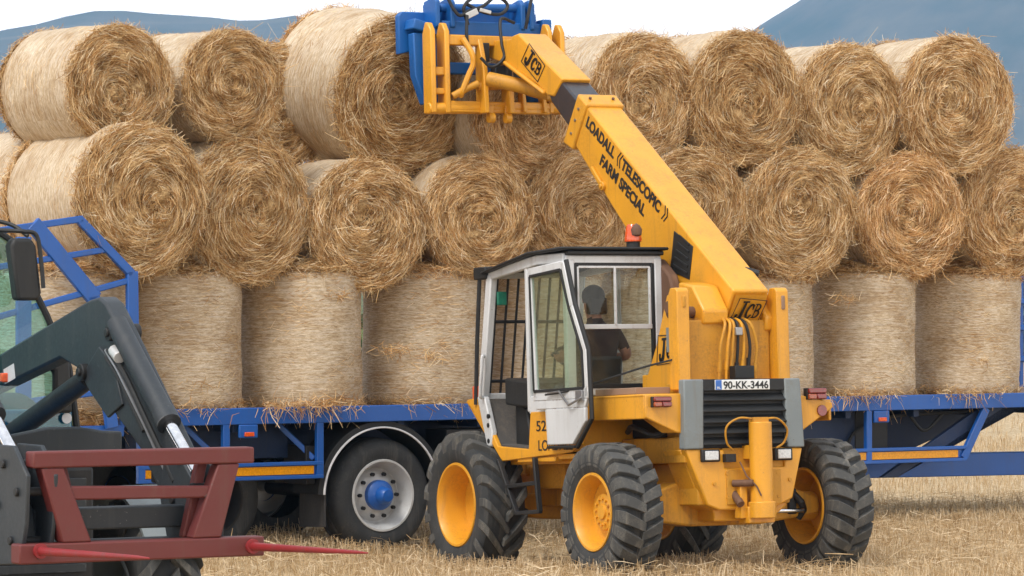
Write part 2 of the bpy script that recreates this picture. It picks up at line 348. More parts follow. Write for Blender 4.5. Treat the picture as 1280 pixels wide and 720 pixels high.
def wrap_mesh(seed):
    g = np.random.default_rng(seed); nl, na = 22, 72; ph = g.uniform(0, 6.28, 8)
    ts = np.concatenate([[0, .012, .03], np.linspace(.07, .93, nl-6), [.97, .988, 1]]); nl = len(ts)
    aa = np.arange(na+1)*2*PI/na-PI/2; T, A = np.meshgrid(ts, aa, indexing='ij')
    edge = np.where((T < .07) | (T > .93), (np.minimum(T, 1-T)/.07), 1.0)
    rr = BR*(1+.012*np.sin(2*A+ph[4])*.7+.008*np.sin(3*A+ph[5]+T*3)+.006*np.sin(11*T+ph[6]+2*A)+.005*np.sin(23*T+5*A+ph[7])+.014*np.sin(5*T+ph[0])*np.sin(3*A+ph[1])+.010*np.sin(PI*T))*(.93+.07*np.sqrt(edge))
    V = np.stack([rr*np.cos(A), T*BL, rr*np.sin(A)], -1).reshape(-1, 3); k = na+1
    i, j = np.meshgrid(np.arange(nl-1), np.arange(na), indexing='ij')
    F = np.stack([i*k+j, (i+1)*k+j, (i+1)*k+j+1, i*k+j+1], -1).reshape(-1, 4)
    n = 1100; a = g.uniform(0, 2*PI, n); y = g.uniform(.03, BL-.03, n); rad = np.stack([np.cos(a), np.zeros(n), np.sin(a)], 1); tan = np.stack([-np.sin(a), np.zeros(n), np.cos(a)], 1)
    ay = np.array([0, 1., 0])[None]
    D = unit(tan+ay*g.normal(0, .45, n)[:, None]+rad*g.normal(0, .12, n)[:, None]); L = g.uniform(.04, .15, n)
    P = rad*(BR*1.006)[..., None] if False else rad*BR*1.008; P = P.copy(); P[:, 1] = y
    v, f = ribbons(P, D, unit(np.cross(D, rad+g.normal(0, .3, (n, 3)))), L, g.uniform(.0025, .005, n), -rad*(L**2/(8*BR))[:, None])
    me = np_mesh('net_wrap', [V, v], [F, f], ['wrap', 'straw'], [0, 1])
    uvl = me.uv_layers.new(name='UVMap'); uvs = np.zeros((len(me.loops), 2)); li = np.zeros(len(me.loops), np.int32); me.loops.foreach_get('vertex_index', li)
    UV = np.zeros((len(V)+len(v), 2)); UV[:len(V), 0] = (A*BR).ravel(); UV[:len(V), 1] = (T*BL).ravel(); uvl.data.foreach_set('uv', UV[li].ravel())
    me.polygons.foreach_set('use_smooth', [True]*len(me.polygons)); return me
ENDS = [end_mesh(100+i) for i in range(6)]; WRAPS = [wrap_mesh(200+i) for i in range(5)]

def bale(center, yaw, rad, label, group='round straw bales stacked on the trailer', standing=False, k=0, spin=0, back=True, length=BL):
    """lying: center = middle of the front face; standing: center = middle of the base"""
    s = rad/BR; w, e = WRAPS[k % 5], ENDS[k % 6]
    if not standing:
        root = empty('straw_bale', (center[0], center[1], center[2]-rad), (0, 0, yaw)); root.scale = (s*(1+.02*math.sin(spin*5+k)), length/BL, s*(1-.012*math.sin(spin*3+k))); cz = BR
        M0 = Matrix.Translation((0, 0, cz))@Matrix.Rotation(spin, 4, 'Y')
    else:
        root = empty('straw_bale', center, (.012*math.sin(spin*4), .014*math.cos(spin*3), yaw)); root.scale = (s*(1+.025*math.sin(spin*5)), s*(1-.02*math.sin(spin*5)), length/BL)
        M0 = Matrix.Rotation(spin, 4, 'Z')@Matrix.Rotation(R(90), 4, 'X')      # axis +Y -> +Z, front end down
    tag(root, label, 'straw bale', group)
    o = bpy.data.objects.new('net_wrap', w); COL.objects.link(o); o.parent = root; o.matrix_basis = M0
    o = bpy.data.objects.new('straw_end', e); COL.objects.link(o); o.parent = root; o.matrix_basis = M0
    if back:
        o = bpy.data.objects.new('straw_end', ENDS[(k+3) % 6]); COL.objects.link(o); o.parent = root
        o.matrix_basis = M0@Matrix.Translation((0, BL, 0))@Matrix.Rotation(PI, 4, 'Z')
    return root

# ------------------------------------------------------------------ ground
DIPS = [(.10, 36.45, .17, 1.15), (1.0, 36.95, .17, 1.15)]
def gz(x, y):
    z = 0*x+.02*np.sin(x*.7+y*.4)*.5
    for cx, cy, d, s in DIPS: z = z-d*.62*np.exp(-((x-cx)**2+(y-cy)**2)/(2*s*s))
    return z
xs = np.concatenate([np.linspace(-3000, -60, 12), np.linspace(-50, -14, 13), np.linspace(-13, 16, 117), np.linspace(18, 60, 14), np.linspace(80, 4000, 12)])
ys = np.concatenate([np.linspace(-200, 0, 6), np.linspace(4, 20, 9), np.linspace(20.5, 47, 107), np.linspace(48, 140, 30), np.linspace(160, 9000, 30)])
X, Y = np.meshgrid(xs, ys, indexing='ij'); Z = gz(X, Y)*((Y > 15) & (Y < 60))
a, b = np.meshgrid(np.arange(len(xs)-1), np.arange(len(ys)-1), indexing='ij'); ny = len(ys)
def ground_mat():
    m, nt, bs = newmat('straw_covered_soil'); co = objco(nt)
    mp = N(nt, 'ShaderNodeMapping'); mp.inputs['Scale'].default_value = (1, .35, 1); nt.links.new(co, mp.inputs['Vector'])
    n1 = noise(nt, 14, 7, .7, mp.outputs[0]); n2 = noise(nt, .35, 4, .6, co)
    r = ramp(nt, n1, [(.3, (.22, .145, .075)), (.5, (.44, .335, .20)), (.7, (.64, .525, .36))])
    r2 = ramp(nt, n2, [(.3, (.85, .82, .76)), (.7, (1.05, 1.03, 1))])
    c = mixc(nt, 1.0, r.outputs[0], r2.outputs[0], 'MULTIPLY')
    # far land turns to meadow and heath beyond the field edge
    sx = N(nt, 'ShaderNodeSeparateXYZ'); nt.links.new(co, sx.inputs[0])
    mr = N(nt, 'ShaderNodeMapRange'); nt.links.new(sx.outputs['Y'], mr.inputs['Value']); mr.inputs['From Min'].default_value = 134; mr.inputs['From Max'].default_value = 137
    nf = noise(nt, .01, 4, .6, co); rf = ramp(nt, nf, [(.35, (.05, .10, .025)), (.6, (.13, .16, .05))])
    c = mixc(nt, mr.outputs[0], c, rf.outputs[0])
    nt.links.new(c, bs.inputs['Base Color']); bs.inputs['Roughness'].default_value = .95; bump(nt, bs, n1, .7, .04)
    return m
MT['ground'] = ground_mat()
me = np_mesh('ground', [np.stack([X, Y, Z], -1).reshape(-1, 3)], [np.stack([a*ny+b, (a+1)*ny+b, (a+1)*ny+b+1, a*ny+b+1], -1).reshape(-1, 4)], ['ground'])
ground = bpy.data.objects.new('ground', me); COL.objects.link(ground); tag(ground, 'harvested straw coloured field under the machines', 'ground', kind='structure')

def stubble():
    g = rng; parts = []
    def field(n, y0, y1, hmin, hmax, w0, w1, segs=2):
        y = y0+(y1-y0)*g.uniform(0, 1, n); hw = .15*y+4; x = g.uniform(-1, 1, n)*hw+.3
        # drill rows running at 20 degrees to the view
        th = R(62); u = x*math.cos(th)+y*math.sin(th); v = -x*math.sin(th)+y*math.cos(th); sp = .14
        v = np.round(v/sp)*sp+g.normal(0, .022, n); x = u*math.cos(th)-v*math.sin(th); y = u*math.sin(th)+v*math.cos(th)
        cl = np.sin(x*1.3+2*np.sin(y*.8))*.3+np.sin(y*2.1+x*.6)*.2+.75; k = g.uniform(0, 1, n) < cl; x, y = x[k], y[k]; n = len(x)
        L = g.uniform(hmin, hmax, n)*(.75+.35*np.sin(x*.9+y*1.7)**2); D = unit(np.stack([g.normal(0, .22, n), g.normal(0, .22, n), np.ones(n)], 1))
        P = np.stack([x, y, gz(x, y)], 1)+D*(L*.5)[:, None]-np.array([0, 0, .01])
        return ribbons(P, D, unit(np.cross(D, g.normal(0, 1, (n, 3)))), L, g.uniform(w0, w1, n), g.normal(0, .008, (n, 3)), segs)
    def loose(n, y0, y1, l0, l1, zmax):
        y = g.uniform(y0, y1, n); hw = .15*y+4; x = g.uniform(-1, 1, n)*hw+.3; a = g.uniform(0, 2*PI, n)
        D = unit(np.stack([np.cos(a), np.sin(a), g.normal(0, .22, n)], 1)); P = np.stack([x, y, gz(x, y)+g.uniform(.01, zmax, n)], 1)
        return ribbons(P, D, unit(np.cross(D, np.array([0, 0, 1.])+g.normal(0, .5, (n, 3)))), g.uniform(l0, l1, n), g.uniform(.004, .008, n), g.normal(0, .02, (n, 3)))
    def clumps(nc, per, y0, y1):
        cy = g.uniform(y0, y1, nc); cx = g.uniform(-1, 1, nc)*(.15*cy+3); cr = g.uniform(.10, .38, nc); k = g.integers(0, nc, nc*per); n = nc*per
        x = cx[k]+g.normal(0, 1, n)*cr[k]*1.6; y = cy[k]+g.normal(0, 1, n)*cr[k]; a = g.uniform(0, 2*PI, n)
        D = unit(np.stack([np.cos(a), np.sin(a), g.normal(0, .25, n)], 1)); P = np.stack([x, y, gz(x, y)+np.abs(g.normal(.07, .05, n))], 1)
        return ribbons(P, D, unit(np.cross(D, np.array([0, 0, 1.])+g.normal(0, .5, (n, 3)))), g.uniform(.12, .40, n), g.uniform(.005, .009, n), g.normal(0, .025, (n, 3)))
    q = [clumps(260, 55, 27, 48), field(140000, 26.5, 44, .07, .19, .005, .010), field(9000, 20, 26.5, .07, .18, .005, .009), field(72000, 40, 64, .08, .19, .007, .012, 1), field(40000, 60, 130, .08, .2, .012, .022, 1), loose(50000, 27, 46, .08, .30, .13)]
    return np_mesh('stubble', [v for v, _ in q], [f for _, f in q], ['stubble'])
o = bpy.data.objects.new('stubble', stubble()); COL.objects.link(o); tag(o, 'short pale cereal stubble and loose straw covering the field', 'stubble', kind='stuff')

# ------------------------------------------------------------------ hills
def hill(name, label, prof, depth, seed, mat):
    g = np.random.default_rng(seed); px = np.array([p[0] for p in prof]); pz = np.array([p[1] for p in prof])
    x = np.linspace(px[0], px[-1], 120); n = 40; ph = g.uniform(0, 6.28, 6)
    crest = np.interp(x, px, pz)+6*np.sin(x/47+ph[0])*.5+4*np.sin(x/21+ph[1])*.5
    t = np.linspace(0, 1, n); XX, TT = np.meshgrid(x, t, indexing='ij')
    sh = np.where(TT < .62, np.sin(TT/.62*PI/2)**1.25, np.cos((TT-.62)/.38*PI/2))
    rid = 1+.05*np.sin(XX/170+TT*5+ph[2])*np.sin(TT*PI)*(TT < .6)
    ZZ = crest[:, None]*sh*rid-4; YY = depth[0]+TT*(depth[1]-depth[0])
    i, j = np.meshgrid(np.arange(119), np.arange(n-1), indexing='ij')
    me = np_mesh(name, [np.stack([XX, YY, ZZ], -1).reshape(-1, 3)], [np.stack([i*n+j, (i+1)*n+j, (i+1)*n+j+1, i*n+j+1], -1).reshape(-1, 4)], [mat])
    me.polygons.foreach_set('use_smooth', [True]*len(me.polygons))
    o = bpy.data.objects.new(name, me); COL.objects.link(o); tag(o, label, 'hill', kind='structure')
def hill_mat():
    m, nt, bs = newmat('heath_hillside'); co = objco(nt); n = noise(nt, .007, 7, .65, co)
    r = ramp(nt, n, [(.35, (.03, .05, .02)), (.5, (.09, .085, .05)), (.65, (.15, .13, .075))]); nt.links.new(r.outputs[0], bs.inputs['Base Color']); bs.inputs['Roughness'].default_value = .95
    return m
MT['heath'] = hill_mat()
# crest lies at t=.62 of the depth range
hill('hill', 'long low blue hill behind the left end of the stack', [(-2400, 120), (-1400, 190), (-1000, 250), (-760, 300), (-640, 328), (-540, 345), (-470, 354), (-410, 348), (-340, 343), (-270, 338), (-200, 322), (-120, 280), (0, 225), (240, 150), (700, 90), (1300, 60), (1900, 30)], (3760, 5760), 3, 'heath')
hill('hill', 'tall blue mountain rising behind the right end of the stack', [(-500, 20), (-250, 100), (0, 190), (220, 290), (300, 325), (420, 402), (520, 470), (660, 560), (900, 680), (1300, 720), (1800, 560), (2600, 300), (3400, 80)], (4260, 6260), 5, 'heath')

# ------------------------------------------------------------------ trailer
TO = Vector((-1.203, 37.6, 0)); TA = R(34)
trailer = tag(empty('bale_trailer', TO, (0, 0, TA)), 'long blue flatbed trailer loaded with stacked round bales', 'trailer')
def TW(u, v, z): return TO+Matrix.Rotation(TA, 3, 'Z')@Vector((u, v, z))
U0, U1 = -2.80, 10.1
m = MB(); m.box((U0, .03, 1.26), (U1, 2.42, 1.335)); m.build('deck', 'wood', trailer, .004)
for v0, v1 in ((0, .06), (2.39, 2.45)):
    MB().box((U0, v0, 1.195), (U1, v1, 1.348)).build('side_rail', 'blue', trailer, .008)
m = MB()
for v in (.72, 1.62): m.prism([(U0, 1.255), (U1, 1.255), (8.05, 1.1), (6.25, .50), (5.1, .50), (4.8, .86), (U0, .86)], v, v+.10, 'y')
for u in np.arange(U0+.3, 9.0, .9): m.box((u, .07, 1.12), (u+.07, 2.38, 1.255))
m.build('chassis', 'shaded_blue', trailer, .006)
MB().box((4.95, .52, .455), (11.4, .74, .70), (0, R(.6), 0)).build('drawbar', 'blue', trailer, .01)
m = MB(); m.box((-.9, .5, .62), (.6, 1.9, .72)); m.build('axle_frame', 'dark', trailer, .02); m = MB(); m.box((4.6, .28, .62), (5.9, .72, 1.2)); m.build('under_tank', 'shaded_blue', trailer, .02)
m = MB(); m.box((5.9, .3, .74), (6.35, .7, 1.2)); m.build('air_tank', 'dark', trailer, .02)
m = MB(); m.prism([(7.42, 1.2), (8.02, 1.2), (8.02, 1.32), (6.32, .50), (6.1, .50)], .10, .16, 'y'); m.build('gooseneck_plate', 'shaded_blue', trailer)
m = MB(); m.tube(curve_pts([(5.75, .26, .8), (5.9, .24, 1.0), (6.3, .2, 1.12), (7.0, .2, 1.15), (7.6, .2, 1.16)]), .018, 8); m.tube(curve_pts([(6.55, .22, 1.15), (6.75, .2, .97), (7.0, .2, 1.14)]), .018, 8); m.build('air_hose', 'black', trailer, 0)
def guard(u0, u1, zt, posts, strip):
    m = MB(); m.box((u0, 0, zt), (u1, .05, zt+.035)); m.box((u0, 0, zt-.125), (u1, .05, zt-.09))
    m.box((u0+.02, .03, zt-.09), (u1-.02, .045, zt))
    for u in posts: m.box((u-.035, .002, zt-.124), (u+.035, .055, 1.196))
    g_ = m.build('side_guard', 'blue', trailer, .005)
    MB().box((strip[0], .012, zt-.083), (strip[1], .031, zt-.006)).build('reflective_strip', 'amber', g_, .002); return g_
g1 = guard(-2.62, -.66, .805, (-.695, -1.70, -2.58), (-2.58, -.76))
MB().bar((-.72, .08, .86), (-1.0, .3, 1.2), .04, .05).build('brace', 'blue', g1); MB().bar((-1.72, .08, .86), (-2.0, .3, 1.2), .04, .05).build('brace', 'blue', g1)
MB().box((-2.5, .42, .86), (-.8, .47, 1.2)).build('side_panel', 'shaded_blue', trailer)
g2 = guard(5.05, 7.16, .775, (5.86,), (5.15, 7.05))
MB().bar((7.13, .03, .68), (7.44, .03, 1.195), .05, .09, (1, 0, 0)).build('brace', 'blue', g2)
for u in (-1.47, 6.02):
    b_ = MB(); b_.box((u-.10, -.004, 1.07), (u+.10, .03, 1.194)); b_ = b_.build('lamp_bracket', 'blue', trailer, .01)
    MB().box((u-.05, -.025, 1.085), (u+.05, -.003, 1.125)).build('marker_lamp', 'orange', b_, .006)
# wheels of the trailer
def road_wheel(parent, u, v, zc, side, rim_mat='silver', hub_mat='blue'):
    w = empty('wheel', (u, v, zc), (0, 0, 0), parent); s = side
    t = MB(); t.lathe([(-.02*s, .335), (-.032*s, .372), (-.045*s, .45), (-.02*s, .505), (.02*s, .532), (.10*s, .538), (.11*s, .527), (.125*s, .527), (.135*s, .538), (.20*s, .54), (.21*s, .529), (.225*s, .529), (.235*s, .54), (.33*s, .535), (.38*s, .50), (.39*s, .40), (.37*s, .30)], ax='y', n=64)
    t.build('tyre', 'rubber', w, 0)
    r = MB(); r.lathe([(-.015*s, .345), (-.034*s, .340), (-.034*s, .322), (.0*s, .305), (.07*s, .282), (.13*s, .262), (.135*s, .25), (.10*s, .21), (.075*s, .17), (.075*s, .05), (.20*s, .04)], ax='y', n=56)
    rim = r.build('rim', rim_mat, w, 0)
    for k in range(10):
        a = 2*PI*k/10; MB().cyl((.205*math.cos(a), .08*s, .205*math.sin(a)), (.205*math.cos(a), .045*s, .205*math.sin(a)), .019, n=6).build('wheel_nut', 'dark', w, 0)
    h = MB(); h.lathe([(.10*s, .145), (.02*s, .142), (.0*s, .125), (-.02*s, .085), (-.09*s, .075), (-.115*s, .055), (-.12*s, .001)], ax='y', n=36); h.build('hub', hub_mat, w, 0)
road_wheel(trailer, .05, .12, .495, 1); road_wheel(trailer, 0, 2.33, .495, -1)
road_wheel(trailer, -1.62, .46, .495, 1, 'dark', 'dark'); road_wheel(trailer, -1.62, 2.33, .495, -1, 'dark')
MB().cyl((0, .3, .495), (0, 2.1, .495), .07).cyl((-1.62, .6, .495), (-1.62, 2.1, .495), .07).build('axle', 'dark', trailer, 0)
def arc_guard(name, r0, r1, v0, v1, a0, a1, mat, uc=0, zc=.50, n=36):
    m = MB(); vs = []; fs = []
    for i in range(n+1):
        t = a0+(a1-a0)*i/n; c, s_ = math.cos(t), math.sin(t)
        vs += [(uc+r0*c, v0, zc+r0*s_), (uc+r1*c, v0, zc+r1*s_), (uc+r1*c, v1, zc+r1*s_), (uc+r0*c, v1, zc+r0*s_)]
    for i in range(n):
        for k in range(4): fs.append((i*4+k, i*4+(k+1) % 4, i*4+4+(k+1) % 4, i*4+4+k))
    fs += [(0, 1, 2, 3), (n*4+3, n*4+2, n*4+1, n*4)]
    m.add(vs, fs); return m.build(name, mat, trailer, .003)
mg = arc_guard('mudguard', .64, .70, .035, .50, R(6), R(178), 'black')
arc_guard('edge_trim', .632, .648, .018, .04, R(6), R(178), 'label').parent = mg
MB().prism([(.05, .22), (.52, .20), (.50, .66), (.06, .66)], -.62, -.605, 'x').build('mud_flap', 'flap', trailer, .004)
MB().box((-.80, .09, .62), (-.70, .5, .98)).build('flap_bracket', 'dark', trailer); MB().box((.78, .12, .6), (1.4, .5, 1.1)).build('flap_bracket', 'dark', trailer)
# end frames
def frame_pt(u, z): return (u, -.13, z)
m = MB()
m.bar(frame_pt(-2.72, 1.16), frame_pt(-2.745, 2.60), .055, .11, (1, 0, 0)); m.bar(frame_pt(-2.745, 2.575), frame_pt(-3.27, 3.055), .055, .08, (0, 0, 1)); m.bar(frame_pt(-3.24, 3.065), frame_pt(-4.45, 2.90), .055, .06)
m.bar((-3.74, -.14, 3.02), (-3.12, -.14, 2.35), .05, .15, (0, 0, 1)); m.bar((-3.14, -.14, 2.38), (-2.95, -.14, 1.2), .05, .12, (1, 0, 0)); m.bar((-3.83, -.14, 2.9), (-3.83, -.14, 1.2), .05, .14, (1, 0, 0))
f = m.build('end_frame', 'blue', trailer, .008); f.location = (-.075, -.11, 0)
for (u0, z0, u1, z1) in ((-2.95, 2.80, -4.3, 2.60), (-2.76, 2.52, -4.3, 2.14), (-2.76, 2.07, -4.3, 1.75), (-2.75, 1.55, -4.3, 1.40)):
    MB().bar((u0, -.125, z0), (u1, -.125, z1), .045, .055).build('rung', 'blue', f, .01)
MB().box((-4.6, -.1, 1.12), (U0, .02, 1.22)).build('frame_base', 'blue', f, .01)
f = MB(); u = 10.0
for v in (.02, 2.43): f.bar((u, v, 1.2), (u, v, 2.62), .06, .1, (0, 1, 0))
f.bar((u, 0, 2.6), (u, 2.45, 2.6), .06, .08); f = f.build('end_frame', 'blue', trailer, .008)
for z in (1.65, 2.0, 2.3): MB().bar((u, .04, z), (u, 2.42, z), .05, .06).build('rung', 'blue', f, .01)
for v in (.6, 1.2, 1.8): MB().bar((u, v, 1.3), (u, v, 2.6), .04, .05, (0, 1, 0)).build('upright', 'blue', f, .01)

# ------------------------------------------------------------------ bales (front-face centre: u along trailer, v depth, z; radius; yaw)
def plane_u(px, v):
    # where on the trailer (depth v) a bale at this bearing stands
    t = (px-640)/5000; o = Matrix.Rotation(-TA, 3, 'Z')@(-TO); d = Matrix.Rotation(-TA, 3, 'Z')@Vector((t, 1, 0)); k = (v-o.y)/d.y
    return o.x+d.x*k, (Matrix.Rotation(TA, 3, 'Z')@Vector((o.x+d.x*k, v, 0))+TO).y
def lie(px, py, rpx, yaw, v, label, k, spin=0, length=BL):
    u, dep = plane_u(px, v); z = 2.45-(py-360)*dep/5000; w = TW(u, v, z); w.z = z
    return bale(w, R(yaw), rpx*1.02*dep/5000, label, standing=False, k=k, spin=spin, length=length)
rows2 = [
 (175, 250, 95, 38, -.14, 'big golden bale hanging over the blue end frame, end facing front', 0),
 (311, 263, 91, 41, .13, 'lying bale between the overhanging golden bale and the one under the raised bale', 1),
 (458, 281, 80, 27, .14, 'lying bale directly under the bale gripped by the clamp', 2),
 (598, 270, 74, 23, .02, 'lying bale just left above the white cab roof', 3),
 (727, 268, 76, 23, .05, 'lying bale partly hidden by the cab roof and orange beacon', 4),
 (866, 262, 74, 24, .05, 'lying bale right behind the thick lower half of the yellow boom', 5),
 (1000, 267, 80, 30, .02, 'large lying bale immediately right of the yellow boom, concentric swirl', 0),
 (1137, 270, 77, 25, .10, 'tidy round lying bale with pale netting rim above the gap of two standing bales', 1),
 (1266, 266, 79, 30, .10, 'lying bale cut by the right picture edge in the middle row', 2)]
rows3 = [
 (150, 107, 77, 38, .05, 'top row bale at the left end showing its long netted side', 5),
 (290, 107, 71, 36, .15, 'top row bale between the left end bale and the raised bale', 4),
 (664, 138, 86, 33, .22, 'top row bale behind the yellow carriage and black boom section', 3),
 (804, 120, 79, 32, .25, 'top row bale just right of the black boom section', 2),
 (930, 123, 83, 31, .15, 'top row bale with a tuft on top, third from the right end', 1),
 (1061, 138, 81, 30, .25, 'smaller lower top row bale beside the right end bale', 0),
 (1196, 132, 84, 29, .05, 'top row bale at the right end against the blue mountain', 5)]
for i, (px, py, r_, yw, v, lb, k) in enumerate(rows2): lie(px, py, r_, yw, v, lb, k, spin=i*1.7)
for i, (px, py, r_, yw, v, lb, k) in enumerate(rows3): lie(px, py, r_, yw, v, lb, k, spin=i*2.3+1)
# second bale behind, same rows
lie(83, 253, 88, 38, 1.10, 'pale netted bale behind the overhanging golden bale, at the left picture edge', 3, 2.0)
for px, py, lb, k in ((232, 122, 'rear bale glimpsed in the gap under the two top row bales at the left end', 2), (352, 125, 'rear bale glimpsed below the left edge of the raised bale', 0), (707, 116, 'far bale whose crown peeps over the top row by the carriage', 1), (842, 118, 'far bale whose crown peeps between two top row bales', 4)):
    lie(px-10, py+10, 79, 31, 1.55, lb, k, .4*k)
stand = [(76, .52, 'standing netted bale seen through the rungs of the blue end frame', .60), (225, .60, 'standing netted bale nearest the blue end frame', .575), (377, .60, 'standing bale with straw spilling over the rail, second from the end frame', .58), (529, .62, 'standing bale left of the white cab', .58), (676, .62, 'standing bale seen through the open cab doorway', .57), (812, .62, 'standing bale seen through the cab rear window', .58), (947, .62, 'standing bale half hidden by the yellow boom tower', .565), (1077, .62, 'standing netted bale right of the boom tower', .56), (1206, .62, 'standing netted bale at the right end of the bottom row', .565)]
STAND = []
for i, (px, v, lb, r_) in enumerate(stand):
    u, dep = plane_u(px, v); c = TW(u, v, 1.337); STAND.append(bale(c, R(20+37*i), r_, lb, standing=True, k=i, spin=i*1.3, length=1.27 if i != 6 else 1.22))
def rail_fringe(root, u0, u1, n, seed):
    g = np.random.default_rng(seed); u = u0+(u1-u0)*g.beta(2, 2, n); hang = g.uniform(0, 1, n) < .22
    D = unit(np.stack([g.normal(0, .55, n), g.normal(-.25, .35, n), np.where(hang, -1.0, g.normal(-.15, .35, n))], 1)); L = np.where(hang, g.uniform(.06, .24, n), g.uniform(.05, .17, n))
    P = np.stack([u, g.uniform(-.05, .05, n), np.where(hang, 1.345, 1.345+np.abs(g.normal(0, .035, n)))], 1)+D*(L*.42)[:, None]; P[:, 1] -= .02
    v, f = ribbons(P, D, unit(np.cross(D, g.normal(0, 1, (n, 3)))), L, g.uniform(.005, .009, n), g.normal(0, .02, (n, 3)))
    o = bpy.data.objects.new('loose_straw', np_mesh('loose_straw', [v], [f], ['straw'])); COL.objects.link(o); o.parent = root
    W = Matrix.Translation(TO)@Matrix.Rotation(TA, 4, 'Z'); B = Matrix.LocRotScale(root.location, root.rotation_euler.to_quaternion(), root.scale); o.matrix_parent_inverse = B.inverted()@W
for (i, px0, px1, n) in ((1, 170, 300, 50), (2, 318, 455, 330), (3, 470, 600, 45), (7, 1030, 1125, 170), (8, 1155, 1262, 140)):
    rail_fringe(STAND[i], plane_u(px0, 0)[0], plane_u(px1, 0)[0], n, 70+i)
def tuft(root, px, z, n, seed):
    g = np.random.default_rng(seed); u, dep = plane_u(px, .02)
    P = np.stack([u+g.normal(0, .09, n), .03+g.normal(0, .02, n), z+g.normal(0, .03, n)], 1); D = unit(np.stack([g.normal(0, 1, n), g.normal(-.25, .2, n), g.normal(-.25, .45, n)], 1))
    v, f = ribbons(P, D, unit(np.cross(D, g.normal(0, 1, (n, 3)))), g.uniform(.06, .17, n), g.uniform(.004, .008, n), g.normal(0, .015, (n, 3)))
    o = bpy.data.objects.new('torn_tuft', np_mesh('torn_tuft', [v], [f], ['straw'])); COL.objects.link(o); o.parent = root
    W = Matrix.Translation(TO)@Matrix.Rotation(TA, 4, 'Z'); B = Matrix.LocRotScale(root.location, root.rotation_euler.to_quaternion(), root.scale); o.matrix_parent_inverse = B.inverted()@W
for (i, px, z, n) in ((3, 492, 1.86, 90), (3, 540, 1.80, 40), (2, 420, 2.38, 80), (1, 250, 1.58, 30), (7, 1060, 2.34, 60), (8, 1225, 1.7, 30)): tuft(STAND[i], px, z, n, int(px))
u, dep = plane_u(95, 1.75); bale(TW(u, 1.78, 1.337), .3, .58, 'standing bale in the rear row behind the blue end frame', standing=True, k=2, length=1.2)

# ------------------------------------------------------------------ farm wheels
def lug_tyre(Rt, w, rimr, nl, lug_h, lug_w, chev, shoulder=.80):
    """tyre about the x axis, centred; returns carcass and lug builders"""
    hw = w/2; rc = Rt-lug_h
    prof = [(-hw*.80, rimr), (-hw*.90, rimr+.02), (-hw*1.0, rimr+(rc-rimr)*.45), (-hw*.98, rimr+(rc-rimr)*.72), (-hw*shoulder, rc-.018), (-hw*.4, rc), (0, rc+.004), (hw*.4, rc), (hw*shoulder, rc-.018), (hw*.98, rimr+(rc-rimr)*.72), (hw*1.0, rimr+(rc-rimr)*.45), (hw*.90, rimr+.02), (hw*.80, rimr)]
    c = MB().lathe(prof, n=64)
    L = MB()
    for k in range(nl):
        for s in (-1, 1):
            a0 = 2*PI*(k+(.5 if s > 0 else 0))/nl
            st = [(-.06, 0.0, rc-.02, Rt), (.45, .50, rc-.02, Rt+.002), (shoulder+.04, .86, rc-.045, Rt-.012), (1.0, 1.0, rc-.10, Rt-.065), (1.015, 1.02, rc-.15, Rt-.13)]
            vs = []; fs = []
            for j, (fx, fa, ri, ro) in enumerate(st):
                x = s*fx*hw; a = a0+chev*fa; wa = lug_w*(1.0+.35*fx)/Rt/2
                for r_, aa, in ((ri, a-wa*1.25), (ro, a-wa), (ro, a+wa), (ri, a+wa*1.25)):
                    vs.append((x*(1.0 if r_ == ro else .96), r_*math.cos(aa), r_*math.sin(aa)))
            for j in range(len(st)-1):
                for q in range(4): fs.append((j*4+q, j*4+(q+1) % 4, j*4+4+(q+1) % 4, j*4+4+q))
            n4 = 4*(len(st)-1); fs += [(0, 1, 2, 3), (n4+3, n4+2, n4+1, n4)]
            L.add(vs, fs)
    return c, L
def farm_wheel(parent, x, y, z, Rt, w, rimr, nl, lug_h, lug_w, chev, side, dish, rot=0, rim_mat='yellow', hub=True):
    wh = empty('wheel', (x, y, z), (rot, 0, 0), parent)
    c, L = lug_tyre(Rt, w, rimr, nl, lug_h, lug_w, chev)
    t = c.build('tyre', 'rubber', wh, 0); lg = L.build('tyre_tread', 'lug', wh, .016, seg=3)
    s = -side; hw = w/2        # outer face looks to -x when side = 1
    r = MB(); o = s*hw
    r.lathe([(o*.84, rimr+.012), (o*.92, rimr+.006), (o*.92, rimr-.012), (o*.80, rimr-.028), (o*.55, rimr-.045), (o*dish, rimr-.06), (o*(dish-.04), rimr*.62), (o*(dish-.02), rimr*.55), (o*(dish-.02), .02)], n=56)
    r.lathe([(-o*.84, rimr+.012), (-o*.92, rimr+.006), (-o*.92, rimr-.012), (-o*.80, rimr-.028), (-o*.3, rimr-.05), (o*dish, rimr-.062)], n=56)
    rim = r.build('rim', rim_mat, wh, 0)
    if hub:
        h = MB(); h.lathe([(o*(dish-.02), rimr*.50), (o*(dish+.22), rimr*.47), (o*(dish+.26), rimr*.42), (o*(dish+.26), rimr*.2), (o*(dish+.34), rimr*.18), (o*(dish+.34), .001)], n=40)
        for k in range(12):
            a = 2*PI*k/12; h.cyl((o*(dish+.24), rimr*.34*math.cos(a), rimr*.34*math.sin(a)), (o*(dish+.34), rimr*.34*math.cos(a), rimr*.34*math.sin(a)), .014, n=6)
        h.build('hub', rim_mat, wh, 0)
    return wh

